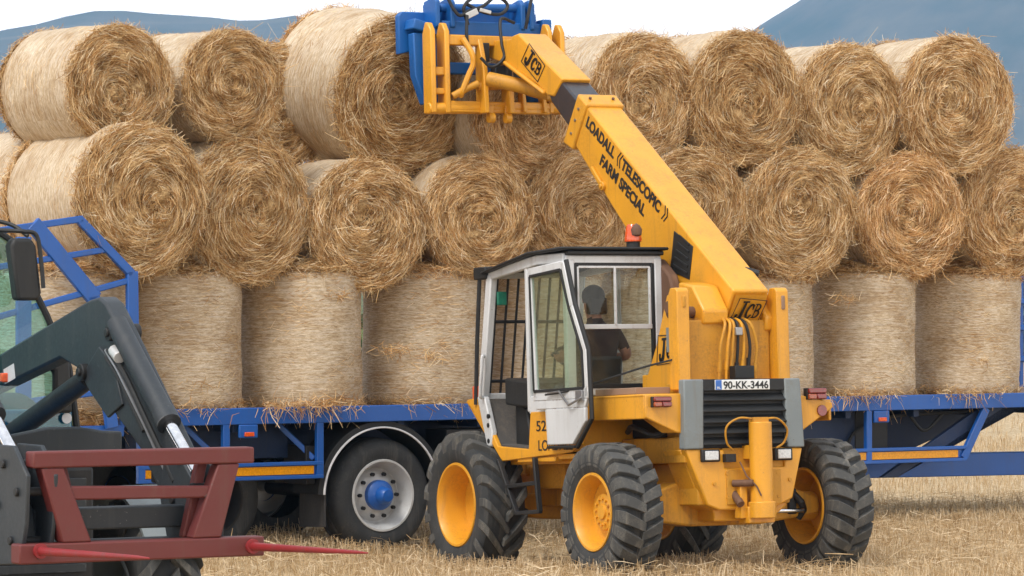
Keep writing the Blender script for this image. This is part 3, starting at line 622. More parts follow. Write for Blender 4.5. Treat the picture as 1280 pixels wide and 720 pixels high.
# ------------------------------------------------------------------ telehandler (x right, y forward, z up, origin under rear axle)
T = tag(empty('telehandler', (1.785, 34.38, -.03), (R(-2.9), 0, R(28))), 'yellow telescopic handler with white cab lifting a bale onto the stack', 'telehandler')
TM = Matrix.Translation((1.785, 34.38, -.03))@Euler((R(-2.9), 0, R(28))).to_matrix().to_4x4()
farm_wheel(T, -1.05, 0, .585, .585, .42, .325, 23, .042, .082, -.17, 1, .15, rot=.1)
farm_wheel(T, 1.05, 0, .585, .585, .42, .325, 23, .042, .082, -.17, -1, .15, rot=.3)
farm_wheel(T, -1.05, 2.5, .655, .665, .44, .37, 17, .055, .065, -.42, 1, -.25, rot=.2, hub=False)
farm_wheel(T, 1.05, 2.5, .655, .665, .44, .37, 17, .055, .065, -.42, -1, -.25, rot=.4, hub=False)
# chassis and axles
m = MB(); m.box((-.46, -.44, .62), (.46, 3.05, .98)); m.box((-.62, .3, .78), (.62, 2.2, 1.02)); m.box((-.5, 2.55, .9), (.5, 3.1, 1.25))
m.build('chassis', 'yellow_dirty', T, .015)
m = MB(); m.prism([(-.95, .52), (-.95, .66), (-.40, .84), (.40, .84), (.95, .66), (.95, .52), (.35, .44), (-.35, .44)], -.13, .14, 'y'); m.cyl((-.96, 0, .585), (-.80, 0, .585), .13, n=20); m.cyl((.96, 0, .585), (.80, 0, .585), .13, n=20); m.build('axle', 'yellow_dirty', T, .02)
m = MB(); m.cyl((.45, -.20, .55), (.74, -.20, .55), .018); m.build('steering_rod', 'chrome', T, 0);
m = MB(); m.tube([(.68, -.12, .70), (.72, -.2, .62), (.78, -.14, .56), (.74, -.1, .48)], .035, 8); m.box((.62, -.16, .52), (.70, -.02, .74)); m.build('steering_knuckle', 'dark', T, .01)
m = MB(); m.prism([(-.95, .56), (-.95, .74), (.95, .74), (.95, .56), (.3, .5), (-.3, .5)], 2.36, 2.64, 'y'); m.build('axle', 'yellow_dirty', T, .02)
# engine bay, hood and counterweight
m = MB(); m.box((-.58, -.44, .98), (.54, .62, 1.20)); m.box((-.52, -.42, 1.18), (.48, -.05, 1.66)); m.box((-.62, .55, .80), (-.2, 1.6, 1.06)); m.build('engine_bay', 'yellow_dirty', T, .012); MB().box((-.48, -.04, 1.2), (.46, .62, 1.60)).build('bay_void_shade', 'dark', T, .02); MB().tube(curve_pts([(-.56, .55, 1.26), (-.7, .2, 1.30), (-.66, -.1, 1.22), (-.6, -.3, 1.30)]), .025, 8).build('hydraulic_hose', 'black', T, 0)  # inner box coloured dark to paint the shaded void under the mudguard
m = MB(); m.prism([(-.60, 1.095), (-.40, .62), (-.28, .575), (.24, .575), (.45, .66), (.56, 1.09), (.38, 1.09), (.38, .93), (-.22, .93), (-.22, 1.085)], -.50, -.40, 'y')
m.prism([(-.60, 1.095), (-.50, .86), (-.40, .62), (-.28, .575), (-.28, .48), (.28, .48), (.45, .60), (.56, 1.09)], -.40, -.10, 'y'); m.build('counterweight', 'yellow', T, .014)
for x, z in ((-.33, .80), (.42, .82), (-.20, .68), (.30, .68), (-.20, .88), (.30, .88)): MB().cyl((x, -.515, z), (x, -.498, z), .016, n=8).build('bolt', 'yellow_dirty', T, 0)
MB().box((-.21, -.512, .62), (.33, -.499, .91)).build('hitch_plate', 'yellow_dirty', T, .004)
m = MB(); m.box((-.22, -.47, .92), (.38, -.42, 1.10)); m.build('rear_panel', 'yellow_dirty', T)
m = MB(); m.prism([(-.62, 1.095), (-.61, 1.685), (-.415, 1.685), (-.43, 1.095)], -.515, -.42, 'y'); m.build('grille_surround', 'grey', T, .012); m = MB(); m.prism([(.405, 1.095), (.385, 1.685), (.545, 1.685), (.575, 1.095)], -.515, -.42, 'y'); m.build('grille_surround', 'grey', T, .012)
m = MB(); m.box((-.43, -.505, 1.585), (.40, -.45, 1.685)); m.box((-.43, -.46, 1.10), (.41, -.44, 1.59)); bk = m.build('grille', 'black', T, .006)
m = MB()
for i in range(5):
    z = 1.135+i*.093; m.prism([(-.515, z), (-.508, z-.012), (-.445, z+.05), (-.445, z+.075)], -.425, .405, 'x')
m.build('louvre', 'black', bk, .004).name = 'louvres'
# number plate
pl = MB().box((-.305, -.522, 1.592), (.235, -.506, 1.678)).build('number_plate', 'platewhite', T, .004)
MB().box((-.303, -.5245, 1.594), (-.245, -.521, 1.676)).build('country_band', 'euro', pl, 0)
text('90-KK-3446', .088, (-.226, -.5235, 1.603), (1, 0, 0), (0, 0, 1), 'letter', pl, 'plate_lettering', .001, .0018, width=.445)
text('IRL', .026, (-.291, -.5255, 1.602), (1, 0, 0), (0, 0, 1), 'platewhite', pl, 'plate_lettering', .0005, .0004, width=.034)
# hydraulic hitch ram on the back
m = MB(); m.tube([(.06, -.63, .62), (.06, -.63, 1.315)], .098, 24); m.tube([(.06, -.63, .50), (.06, -.63, .64)], .118, 24); m.box((-.07, -.62, .46), (.19, -.46, .60)); m.box((-.02, -.60, 1.0), (.14, -.44, 1.12)); m.box((-.12, -.58, .50), (-.05, -.47, .82)); m.build('hitch_ram', 'yellow', T, .008)
MB().cyl((-.16, -.52, .80), (-.04, -.66, .80), .03, n=12).build('hitch_pin', 'rust', T, .004); m = MB(); m.cyl((-.13, -.6, .62), (-.13, -.48, .72), .035, n=12); m.build('hitch_pin', 'rust', T, .004); m = MB(); m.box((-.24, -.56, .98), (-.14, -.47, 1.05)); m.build('hose_block', 'dark', T, .004)
m = MB(); m.tube(curve_pts([(.0, -.63, 1.34), (-.14, -.62, 1.35), (-.24, -.58, 1.28), (-.22, -.54, 1.15), (-.15, -.52, 1.08)]), .0095, 8); m.tube(curve_pts([(.10, -.63, 1.34), (.24, -.62, 1.34), (.36, -.58, 1.25), (.35, -.54, 1.14), (.28, -.52, 1.09)]), .0095, 8); m.box((-.02, -.66, 1.31), (.13, -.58, 1.355)); m.build('hydraulic_hose', 'yellow_dirty', T, .003)
m = MB(); m.tube([(-.10, -.55, .98), (-.08, -.62, .86), (-.03, -.70, .77), (.0, -.72, .69)], .008, 6); m.build('chain', 'rust', T, 0)
for x0 in (-.44, .28):
    l = MB().box((x0-.02, -.535, .985), (x0+.16, -.47, 1.09)).build('work_lamp', 'black', T, .012); MB().box((x0+.005, -.55, 1.0), (x0+.135, -.534, 1.078)).build('lens', 'clear', l, .006)
# rear mudguards
m = MB(); m.prism([(-.43, 1.565), (.62, 1.565), (.62, 1.36), (.1, 1.36), (-.43, 1.36)], -.955, -.915, 'x'); m.box((-.955, -.43, 1.535), (-.52, .62, 1.57))
m.prism([(-.955, 1.565), (-.55, 1.57), (-.55, 1.22), (-.66, 1.24), (-.955, 1.37)], -.455, -.425, 'y'); m.prism([(-.43, 1.24), (-.2, 1.24), (.2, 1.4), (-.43, 1.4)], -.66, -.63, 'x'); m.build('mudguard', 'yellow', T, .01)
m = MB(); m.prism([(.56, 1.545), (.80, 1.50), (.915, 1.475), (.92, 1.43), (.62, 1.245), (.56, 1.24)], -.44, -.41, 'y'); m.box((.54, -.41, 1.46), (.92, .6, 1.50)); m.box((.89, -.41, 1.32), (.92, .6, 1.47)); m.build('mudguard', 'yellow', T, .01)
MB().cyl((.80, -.455, 1.405), (.80, -.438, 1.405), .048, n=28).build('reflector', 'redlens', T, .003)
def tail_lamp(x0, x1, z0, z1, y=-.47):
    l = MB().box((x0, y, z0), (x1, y+.06, z1)).build('tail_lamp', 'black', T, .004)
    xm = x0+(x1-x0)*.45; zm = (z0+z1)/2
    MB().box((x0+.006, y-.03, zm+.004), (x1-.006, y+.002, z1-.004)).build('lens', 'redlens', l, .008); MB().box((x0+.006, y-.028, z0+.004), (xm, y+.002, zm)).build('lens', 'tailorange', l, .008); MB().box((xm+.003, y-.03, z0+.004), (x1-.006, y+.002, zm)).build('lens', 'redlens', l, .008)
tail_lamp(-.905, -.725, 1.455, 1.545, -.49); tail_lamp(.645, .835, 1.50, 1.60, -.46)
MB().box((-.90, -.2, 1.572), (-.56, .5, 1.63)).build('plank', 'wood', T, .006)
# boom tower
m = MB()
for x in (-.565, .425):
    m.prism([(-.36, 1.60), (-.36, 2.44), (-.33, 2.47), (-.24, 2.47), (-.20, 2.40), (-.20, 1.60)], x, x+.12, 'x')
m.prism([(-.20, 2.41), (-.06, 2.42), (.14, 2.0), (.40, 1.60), (-.2, 1.60)], -.49, -.46, 'x'); m.prism([(-.20, 2.41), (-.06, 2.42), (.14, 2.0), (.40, 1.60), (-.2, 1.60)], .44, .47, 'x')
m.box((-.46, -.05, 1.6), (.46, .45, 1.75)); m.build('boom_tower', 'yellow', T, .01)
MB().box((-.44, -.24, 1.62), (.425, -.17, 2.20)).build('tower_back_plate', 'yellow_dirty', T, .02)
m = MB(); m.cyl((-.50, -.1, 2.27), (.49, -.1, 2.27), .05); m.cyl((-.53, -.13, 2.31), (-.48, -.13, 2.31), .055, n=10); m.build('pivot_pin', 'rust', T, .004)
m = MB(); m.box((-.505, -.165, 1.93), (-.495, -.06, 2.14)); m.build('tower_notch', 'grey', T, 0); MB().box((.470, -.372, 2.28), (.505, -.355, 2.40)).build('tower_slot', 'wood', T, .01); MB().box((-.515, -.372, 2.30), (-.485, -.355, 2.40)).build('tower_slot', 'yellow_dirty', T, .01)
for k, x in enumerate((-.17, -.10, -.05, .0, .06, .12, .19)):
    q = x*.55+.04
    m = MB(); m.tube(curve_pts([(q, -.20, 2.22), (q+x*.15, -.33, 2.16), (q+x*.45, -.335, 1.98), (x+.04, -.31, 1.82), (x+.04, -.29, 1.66)]), .0135, 8); m.tube([(x+.04, -.308, 1.83+.02*(k % 3)), (x+.04, -.30, 1.75+.02*(k % 3))], .019, 8)
    m.build('hydraulic_hose', ('yellow_dirty', 'yellow', 'yellow_dirty', 'dark', 'yellow', 'dark', 'yellow_dirty')[k], T, 0)
m = MB(); m.box((.0, -.375, 2.06), (.07, -.33, 2.13)); m.build('hose_clamp', 'steel', T, .006)
m = MB(); m.box((-.03, -.40, 1.69), (.16, -.3, 1.80)); m.build('hose_block', 'black', T, .006)
# boom
XL, XR = 0.0, .36
m = MB(); m.prism([(2.232, 4.323), (-.355, 2.445), (-.16, 2.165), (.36, 2.11), (1.48, 3.085), (2.23, 3.766), (2.50, 4.02)], XL, XR, 'x'); boom = m.build('boom', 'yellow', T, .022, seg=3)
d = Vector((.809, .587)); p = Vector((.587, -.809))
def bz(o, a, b): q = Vector(o)+d*a+p*b; return (q.x, q.y)
A = (2.232, 4.323)
m = MB(); m.prism([bz(A, .06, -.025), bz(A, -.14, -.025), bz(A, -.14, .46), bz(A, .06, .50)], XL-.022, XR+.022, 'x'); m.build('collar', 'yellow', boom, .02, seg=3)
for b_ in (.08, .2, .34): 
    c = bz(A, -.04, b_); MB().cyl((XL-.034, c[0], c[1]), (XL-.02, c[0], c[1]), .013, n=8).build('bolt', 'steel', boom, 0)
for x in (.06, .3):
    c = bz(A, -.04, -.03); MB().cyl((x, c[0], c[1]-.0), (x, c[0]-.01, c[1]+.012), .014, n=8).build('bolt', 'rust', boom, 0)
m = MB(); m.prism([(2.05, 4.10), (2.84, 4.655), (2.97, 4.50), (2.88, 4.36), (2.25, 3.85)], XL+.035, XR-.035, 'x'); m.build('inner_boom', 'worn', boom, .02)
m = MB(); m.prism([(2.62, 4.545), (3.47, 5.06), (3.60, 5.05), (3.72, 4.80), (3.10, 4.53), (2.92, 4.42), (2.80, 4.40)], XL+.02, XR-.03, 'x'); m.prism([(3.4, 5.02), (3.66, 5.03), (4.05, 5.05), (4.15, 4.90), (3.76, 4.80), (3.5, 4.75)], XL+.03, XR-.06, 'x')
m.prism([(2.95, 4.43), (3.72, 4.79), (3.72, 4.83), (2.95, 4.47)], XL-.02, XL+.03, 'x'); hd = m.build('boom_head', 'yellow', boom, .018, seg=3)
# vent, boss, pins on the boom's side
m = MB(); m.prism([(.615, 3.015), (.30, 2.86), (.375, 2.575), (.70, 2.67)], XL-.008, XL+.004, 'x'); v_ = m.build('vent', 'letter', boom, .003)
for k in range(5):
    z = 2.66+k*.062; MB().bar((XL-.012, .64-.03*k, z+.06), (XL-.012, .40-.012*k, z-.03), .012, .022).build('vent_slat', 'dark', v_, .002)
for y, z, r_ in ((1.86, 3.50, .042), (-.02, 2.36, .05)):
    MB().cyl((XL-.03, y, z), (XL+.01, y, z), r_, n=22).cyl((XL-.045, y, z), (XL-.02, y, z), r_*.5, n=14).build('boom_boss', 'yellow', boom, .006)
MB().bar((XL-.015, 2.05, 3.68), (XL-.015, 1.86, 3.50), .03, .045).build('boom_rib', 'yellow', boom, .008)
# folded gusset beside the boom foot
m = MB(); m.prism([(-.10, 2.50), (.14, 2.54), (.12, 2.18), (-.26, 2.16), (-.28, 2.28)], -.26, -.005, 'x'); m.build('boom_foot', 'yellow', boom, .02)
m = MB(); m.prism([(-.10, 2.42), (.14, 2.46), (.12, 2.12), (-.26, 2.10), (-.28, 2.22)], .365, .45, 'x'); m.build('boom_foot', 'yellow', boom, .02)
m = MB(); m.cyl((.2, .05, 2.68), (.40, -.12, 2.60), .03, n=14); m.build('exhaust_pipe', 'dark', T, 0)
# writing on the boom
dy = Vector((0, -.8235, -.5673)); up = Vector((0, -.5673, .8235))
text('LOADALL', .142, (XL-.003, 2.165, 4.075), dy, up, 'letter', boom, 'boom_lettering', .001, .0055, width=.60)
L0 = Vector((XL-.003, 2.165, 4.075))
text('TELESCOPIC', .142, L0+dy*.76, dy, up, 'letter', boom, 'boom_lettering', .001, .0055, width=.80)
m = MB()
for a_, sg in ((.665, 1), (.71, 1), (1.66, -1), (1.705, -1)):
    for b0, b1 in ((.118, .05), (.05, -.018)):
        f0 = 0 if (b0 > .1) == (sg > 0) or True else 0
        e0 = .035*sg if b0 > .1 else 0; e1 = 0 if b0 > .1 else .035*sg
        m.bar(L0+dy*(a_+e0)+up*b0, L0+dy*(a_+e1)+up*b1, .012, .003, (-1, 0, 0))
m.build('boom_chevron', 'letter', boom, 0).name = 'boom_chevrons'
text('FARM SPECIAL', .142, (XL-.003, 1.925, 3.71), dy, up, 'letter', boom, 'boom_lettering', .001, .0055, width=.94)
def emblem(o, dx, up, w, parent, ratio=.46):
    """black outlined plate with italic slab letters, lower left corner at o"""
    dx = Vector(dx).normalized(); up = Vector(up).normalized(); o = Vector(o); n_ = dx.cross(up); h = w*ratio
    def P(a, b): return o+dx*(a*w)+up*(b*h)
    q = [P(-.04, -.06), P(.97, -.06), P(1.08, .98), P(.09, 1.10)]
    m = MB()
    for i in range(4): m.bar(q[i], q[(i+1) % 4], .02*w, .003, n_)
    e = m.build('emblem', 'letter', parent, 0)
    def stroke(name, x0, x1, y0, y1, pts, wd, slab=()):
        m = MB()
        def Q(a, b): a = x0+(x1-x0)*a; b = y0+(y1-y0)*b; return P(a+.10*(b-.5), b)
        pp = curve_pts([Q(*p) for p in pts], 6)
        for i in range(len(pp)-1):
            d_ = (pp[i+1]-pp[i]).normalized(); t = (i+.5)/(len(pp)-1); wv = wd*w*(.75+.5*abs(math.sin(t*PI)))
            m.bar(pp[i]-d_*wv*.12, pp[i+1]+d_*wv*.12, wv, .003, n_)
        for a, b in slab: m.bar(Q(*a), Q(*b), wd*w*.7, .003, n_)
        m.build(name, 'letter', e, 0)
    stroke('emblem_letter', .12, .44, .08, .94, [(.66, .97), (.64, .6), (.58, .18), (.38, .02), (.14, .08), (.06, .28)], .085, [((.30, .98), (1.0, .98)), ((.0, .28), (.22, .28))])
    stroke('emblem_letter', .45, .68, .16, .82, [(.92, .72), (.72, .96), (.36, .88), (.14, .5), (.30, .10), (.66, .04), (.92, .26)], .06, [((.92, .62), (.92, .95))])
    stroke('emblem_letter', .70, .94, .20, .82, [(.12, .98), (.60, .97), (.84, .78), (.66, .54), (.24, .52), (.70, .50), (.92, .26), (.66, .03), (.10, .02)], .05, [((.26, .0), (.26, 1.0)), ((.02, .98), (.4, .98)), ((.02, .02), (.4, .02))])
# tail plate (rear end of the boom)
dn = Vector((0, .195, -.28)).normalized(); nrm = Vector((0, -.82, -.571))
MB().add([(XL+.02, -.355+.01-.012, 2.445-.03-.008), (XR-.02, -.357, 2.407), (XR-.02, -.178, 2.155), (XL+.02, -.178, 2.155)], [(0, 1, 2, 3)]).build('tail_plate', 'yellow', boom, 0)
emblem(Vector((XL+.04, -.19, 2.20))+nrm*.034, (1, 0, 0), -dn, .28, boom, .78)
emblem((XL+.015-.0, 3.39, 4.79), Vector((0, -.815, -.58)), Vector((0, -.58, .815)), .38, hd, .50)
emblem((-.494, .12, 1.84), (0, -1, .05), (0, .05, 1), .36, T, .60)
# lift rams
m = MB(); m.cyl((.18, .30, 1.75), (.18, 1.10, 2.55), .07); m.build('lift_ram', 'yellow_dirty', T, 0); m = MB(); m.cyl((.18, 1.05, 2.5), (.18, 1.40, 2.98), .04); m.build('ram_rod', 'chrome', T, 0)
m = MB(); m.prism([(.72, 2.78), (.50, 2.62), (.36, 2.30), (.55, 2.2), (.72, 2.3)], -.14, -.04, 'x'); m.build('ram_bracket', 'rust', T, .02)
# carriage
YC = 4.0
m = MB()
for x in (-.665, -.515): m.prism([(4.34, YC-.06), (5.12, YC-.06), (5.20, YC+.0), (5.21, YC+.06), (5.10, YC+.12), (4.34, YC+.12)], x, x+.05, 'x') if False else m.prism([(YC-.06, 4.34), (YC-.06, 5.12), (YC+.0, 5.20), (YC+.06, 5.21), (YC+.12, 5.10), (YC+.12, 4.34)], x, x+.055, 'x')
for x in (.60, .735): m.prism([(YC-.06, 4.36), (YC-.06, 5.14), (YC, 5.22), (YC+.06, 5.23), (YC+.12, 5.12), (YC+.12, 4.36)], x, x+.05, 'x')
m.cyl((-.68, YC, 4.385), (.80, YC, 4.42), .055); m.box((-.48, YC-.05, 4.35), (.62, YC+.03, 4.46)); m.box((-.50, YC-.04, 4.99), (.64, YC+.04, 5.09))
for x in (-.66,):
    m.box((x, YC-.03, 4.70), (x+.2, YC+.03, 4.78)); m.box((x, YC-.03, 4.52), (x+.2, YC+.03, 4.58))
cg = m.build('carriage', 'yellow', T, .012)
m = MB()
for x in (-.15, .12): m.prism([(YC-.16, 4.34), (YC-.14, 4.75), (YC-.04, 5.06), (YC+.03, 5.06), (YC+.03, 4.34)], x, x+.05, 'x')
for x in (.30, .52): m.prism([(YC-.1, 4.36), (YC-.04, 4.66), (YC+.03, 4.66), (YC+.03, 4.36)], x, x+.04, 'x')
m.box((-.14, YC-.1, 4.62), (.3, YC-.05, 4.68)); m.build('carriage_plate', 'yellow', cg, .01)
m = MB(); m.cyl((-.12, 3.82, 4.66), (.28, 3.35, 4.50), .07); m.cyl((-.18, YC-.05, 4.60), (.10, YC-.08, 4.62), .045); m.tube([(-.44, YC-.05, 4.50), (-.30, YC-.10, 4.58), (-.2, YC-.12, 4.62)], .035, 10); m.cyl((.36, YC-.05, 4.56), (.7, YC-.06, 4.48), .035); m.build('tilt_ram', 'yellow_dirty', cg, .004)
m = MB(); m.tube(curve_pts([(-.32, YC-.06, 5.05), (-.27, YC-.14, 4.9), (-.26, YC-.14, 4.80), (-.30, YC-.12, 4.7), (-.36, YC-.1, 4.55), (-.36, YC-.06, 4.5)]), .028, 8); m.build('grease_pipe', 'yellow', cg, 0)
m = MB(); m.box((-.02, YC-.13, 4.63), (.26, YC-.03, 4.80)); m.box((-.1, YC-.05, 4.84), (-.03, YC+.01, 5.02)); m.build('coupler', 'dark', cg, .01)
for x in (-.08, .10): MB().cyl((x, YC-.08, 4.30), (x+.06, YC-.08, 4.30), .05, n=18).box((x, YC-.09, 4.31), (x+.06, YC-.06, 4.42)).build('eye', 'yellow', cg, .006)
m = MB(); m.tube(curve_pts([(.24, YC-.05, 5.22), (.06, YC-.12, 5.24), (.02, YC-.2, 5.0), (.02, YC-.24, 4.86), (-.10, YC-.22, 4.77), (-.2, YC-.18, 4.86)]), .016, 8)
m.tube(curve_pts([(.08, YC-.2, 4.83), (.08, YC-.22, 4.74), (.1, YC-.2, 4.62)]), .032, 8); m.build('hydraulic_hose', 'dark', cg, 0)
# blue bale clamp in front of the carriage
Y0 = 4.12
m = MB()
m.prism([(-.80, 5.30), (-.76, 5.34), (-.50, 5.34), (-.42, 5.02), (-.80, 4.93)], Y0+.22, Y0+.30, 'y')
m.box((-.5, Y0+.24, 5.06), (.62, Y0+.30, 5.42)); m.prism([(.42, 5.36), (.68, 5.36), (.70, 5.12), (.42, 5.0)], Y0+.2, Y0+.28, 'y')
m.cyl((-.42, Y0+.1, 5.37), (.58, Y0+.1, 5.40), .04); m.box((-.45, Y0, 5.10), (.62, Y0+.2, 5.24)); m.box((-.36, Y0+.05, 4.74), (.55, Y0+.15, 4.85))
for x in (-.52, -.36, .40, .5): m.prism([(Y0-.02, 5.18), (Y0-.02, 5.42), (Y0+.04, 5.47), (Y0+.24, 5.44), (Y0+.24, 5.05)], x, x+.05, 'x')
m.box((-.74, Y0+.02, 5.12), (-.42, Y0+.22, 5.22), (0, R(14), 0)); m.prism([(-.73, 5.12), (-.55, 5.12), (-.52, 4.70), (-.50, 4.46), (-.62, 4.44), (-.72, 4.72)], Y0+.05, Y0+.17, 'y'); m.box((-.50, Y0+.08, 4.42), (-.42, Y0+.16, 5.1))
m.box((.50, Y0+.02, 4.48), (.68, Y0+.12, 4.64)); m.box((-.42, Y0-.02, 5.14), (-.37, Y0+.06, 5.22)); m.box((.62, Y0-.04, 5.14), (.72, Y0+.1, 5.28))
cl = m.build('bale_clamp', 'clampblue', T, .012)
for x in (-.78, .5): 
    m = MB(); m.prism([(Y0+.2, 5.2), (Y0+1.5, 5.05), (Y0+1.5, 4.95), (Y0+.2, 4.9)], x, x+.06, 'x'); 
    if x > 0: m.build('clamp_arm', 'clampblue', cl, .01)
for pts in ([(-.2, Y0-.06, 5.20), (-.26, Y0-.1, 5.36), (-.12, Y0-.08, 5.47), (.10, Y0-.08, 5.48), (.22, Y0-.08, 5.40), (.14, Y0-.09, 5.31), (-.05, Y0-.1, 5.32), (-.22, Y0-.06, 5.40)], [(-.40, Y0-.05, 5.44), (-.36, Y0-.08, 5.34), (-.30, Y0-.1, 5.28), (-.2, Y0-.1, 5.33), (-.05, Y0-.1, 5.38), (.1, Y0-.08, 5.5)], [(.42, Y0-.06, 5.18), (.44, Y0-.08, 5.3), (.50, Y0-.06, 5.5)], [(-.24, Y0-.12, 5.28), (-.27, Y0-.16, 5.1), (-.26, Y0-.16, 4.98)]):
    MB().tube(curve_pts(pts), .017, 8).build('hydraulic_hose', 'dark', cl, 0)
MB().box((-.25, Y0-.13, 5.27), (-.12, Y0-.06, 5.33), (0, R(-25), 0)).box((-.1, Y0-.13, 5.31), (.02, Y0-.07, 5.345), (0, R(12), 0)).build('hose_coupling', 'silver', cl, .006)

# cab
CB = MB(); CX0, CX1 = -1.10, -.17; YR, YF = .66, 2.02
CB.bar((-1.07, 2.27, 1.53), (-1.07, 2.04, 2.70), .10, .07, (1, 0, 0)); CB.bar((CX1, 2.25, 1.5), (CX1, 2.02, 2.72), .06, .08, (1, 0, 0))
CB.prism([(2.30, 1.62), (2.16, 1.62), (2.02, 1.30), (2.05, 1.17), (2.13, 1.17)], -1.115, -1.06, 'x')
CB.bar((-1.05, YR, 1.45), (-1.05, YR, 2.76), .09, .07, (0, 1, 0)); CB.bar((CX1-.0, YR, 1.62), (CX1, YR, 2.78), .075, .07, (0, 1, 0))
CB.bar((-1.07, 2.06, 2.70), (-1.07, 1.15, 2.785), .06, .09); CB.bar((-1.07, 1.17, 2.785), (-1.07, YR, 2.775), .06, .09)
CB.box((-1.09, YR-.03, 2.725), (CX1+.035, YR+.03, 2.80)); CB.box((-1.08, YR-.02, 1.58), (CX1+.03, YR+.03, 1.66)); CB.bar((CX1, 2.03, 2.72), (CX1, YR, 2.78), .05, .08)
CB.bar((-1.07, 2.04, 2.70), (CX1, 2.02, 2.72), .05, .07); CB.bar((-1.07, 2.24, 1.62), (CX1, 2.24, 1.62), .05, .06); CB.box((CX1-.02, YR, 1.4), (CX1+.02, 2.24, 1.62))
CB.bar((-1.07, 1.36, 1.46), (-1.07, 1.36, 2.76), .05, .05, (0, 1, 0)); CB.box((-1.09, YR, 1.44), (-1.05, 1.36, 1.60)); CB.bar((CX1, 1.35, 1.6), (CX1, 1.35, 2.75), .04, .05, (0, 1, 0))
cab = CB.build('cab_frame', 'white', T, .012)
MB().tube(curve_pts([(-1.12, 2.13, 1.98), (-1.15, 2.11, 1.97), (-1.155, 2.12, 1.85), (-1.155, 2.15, 1.70), (-1.15, 2.16, 1.62), (-1.12, 2.17, 1.61)]), .016, 8).build('grab_handle', 'white', cab, 0)
for z in (1.44, 1.36, 1.22): MB().cyl((-1.12, 2.09, z), (-1.105, 2.09, z), .022, n=10).build('hinge_bolt', 'black', cab, 0)
m = MB(); m.prism([(2.10, 2.735), (1.22, 2.86), (.58, 2.872), (.58, 2.845), (1.2, 2.832), (2.10, 2.71)], CX0-.06, CX1+.09, 'x'); m.box((CX0+.02, .60, 2.80), (CX1+.05, 1.2, 2.84)); rf = m.build('cab_roof', 'black', T, .012)
m = MB(); m.box((-1.13, 2.06, 2.67), (-.98, 2.29, 2.78)); m.build('front_lamp', 'black', cab, .012)
m = MB(); m.tube([(-1.10, 2.22, 2.70), (-1.10, 2.30, 2.1), (-1.11, 2.33, 1.55)], .02, 8); m.build('mirror_stalk', 'dark', cab, 0)
MB().box((-1.10, 2.25, 1.56), (-1.04, 2.42, 1.72)).build('indicator', 'orange', cab, .01)
# windows
def pane(name, pts, mat, parent):
    c = [Vector(p) for p in pts]; n_ = (c[1]-c[0]).cross(c[2]-c[0]).normalized()*.0025; k = len(c)
    return MB().add([p-n_ for p in c]+[p+n_ for p in c], [tuple(range(k))[::-1], tuple(range(k, 2*k))]+[(i, (i+1) % k, k+(i+1) % k, k+i) for i in range(k)]).build(name, mat, parent, 0, smooth=False)
pane('rear_window', [(-1.01, YR, 1.66), (CX1-.04, YR, 1.66), (CX1-.04, YR, 2.73), (-1.01, YR, 2.73)], 'glass', cab)
m = MB(); zs = 2.18
for a_, b_ in (((-1.0, 1.665), (CX1-.05, 1.665)), ((-1.0, 2.72), (CX1-.05, 2.72)), ((CX1-.055, 1.66), (CX1-.055, 2.73)), ((-.995, 1.66), (-.995, 2.73))):
    m.bar((a_[0], YR-.015, a_[1]), (b_[0], YR-.015, b_[1]), .03, .04, (0, 1, 0) if a_[0] == b_[0] else (0, 0, 1))
m.build('window_seal', 'black', cab, .006)
m = MB(); m.bar((-.98, YR-.02, zs), (CX1-.07, YR-.02, zs), .025, .042); m.bar((-.60, YR-.02, zs), (-.60, YR-.02, 2.70), .02, .025, (0, 1, 0)); m.bar((-.965, YR-.02, 2.70), (CX1-.08, YR-.02, 2.70), .02, .025); m.bar((CX1-.085, YR-.02, zs), (CX1-.085, YR-.02, 2.70), .02, .025, (0, 1, 0)); m.bar((-.97, YR-.02, zs), (-.97, YR-.02, 2.70), .02, .025, (0, 1, 0))
m.build('window_slider', 'white', cab, .004)
pane('right_window', [(CX1+.01, .7, 1.66), (CX1+.01, 2.2, 1.66), (CX1+.01, 2.02, 2.70), (CX1+.01, .7, 2.73)], 'glass', cab)
pane('side_window', [(-1.075, .71, 1.62), (-1.075, 1.33, 1.62), (-1.075, 1.33, 2.72), (-1.075, .71, 2.72)], 'glass', cab)
m = MB()
for x in np.linspace(-1.0, -.25, 8): m.tube([(x, 2.27, 1.63), (x, 2.06, 2.68)], .012, 6)
for t in (.12, .62): m.tube([(-1.05, 2.275-.22*t, 1.63+1.06*t), (CX1, 2.275-.22*t, 1.63+1.06*t)], .016, 6)
m.build('screen_guard', 'dark', cab, 0)
MB().box((-1.05, 1.97, 2.43), (-.96, 2.0, 2.55)).build('tag', 'green', cab, .006)
# folded-back door
D = MB(); dx0, dx1 = -1.175, -1.14
for a_, b_, w in (((1.155, 2.685), (1.09, 1.575), .065), ((.545, 2.73), (.40, 2.35), .055), ((.40, 2.35), (.185, 1.96), .05), ((.185, 1.97), (.165, 1.56), .055), ((1.17, 2.675), (.53, 2.71), .075), ((1.12, 1.60), (.14, 1.60), .10)):
    D.bar(((dx0+dx1)/2, *a_), ((dx0+dx1)/2, *b_), w, dx1-dx0, (1, 0, 0))
D.prism([(1.10, 1.55), (1.07, 1.475), (.20, 1.475), (.16, 1.55)], dx0, dx1, 'x'); D.prism([(.90, 1.475), (.875, 1.165), (.42, 1.165), (.19, 1.36), (.19, 1.475)], dx0-.006, dx1-.006, 'x')
door = D.build('cab_door', 'white', T, .008)
pane('door_glass', [(-1.157, 1.10, 1.62), (-1.157, 1.135, 2.66), (-1.157, .57, 2.69), (-1.157, .42, 2.36), (-1.157, .21, 1.96), (-1.157, .19, 1.62)], 'door_glass', door)
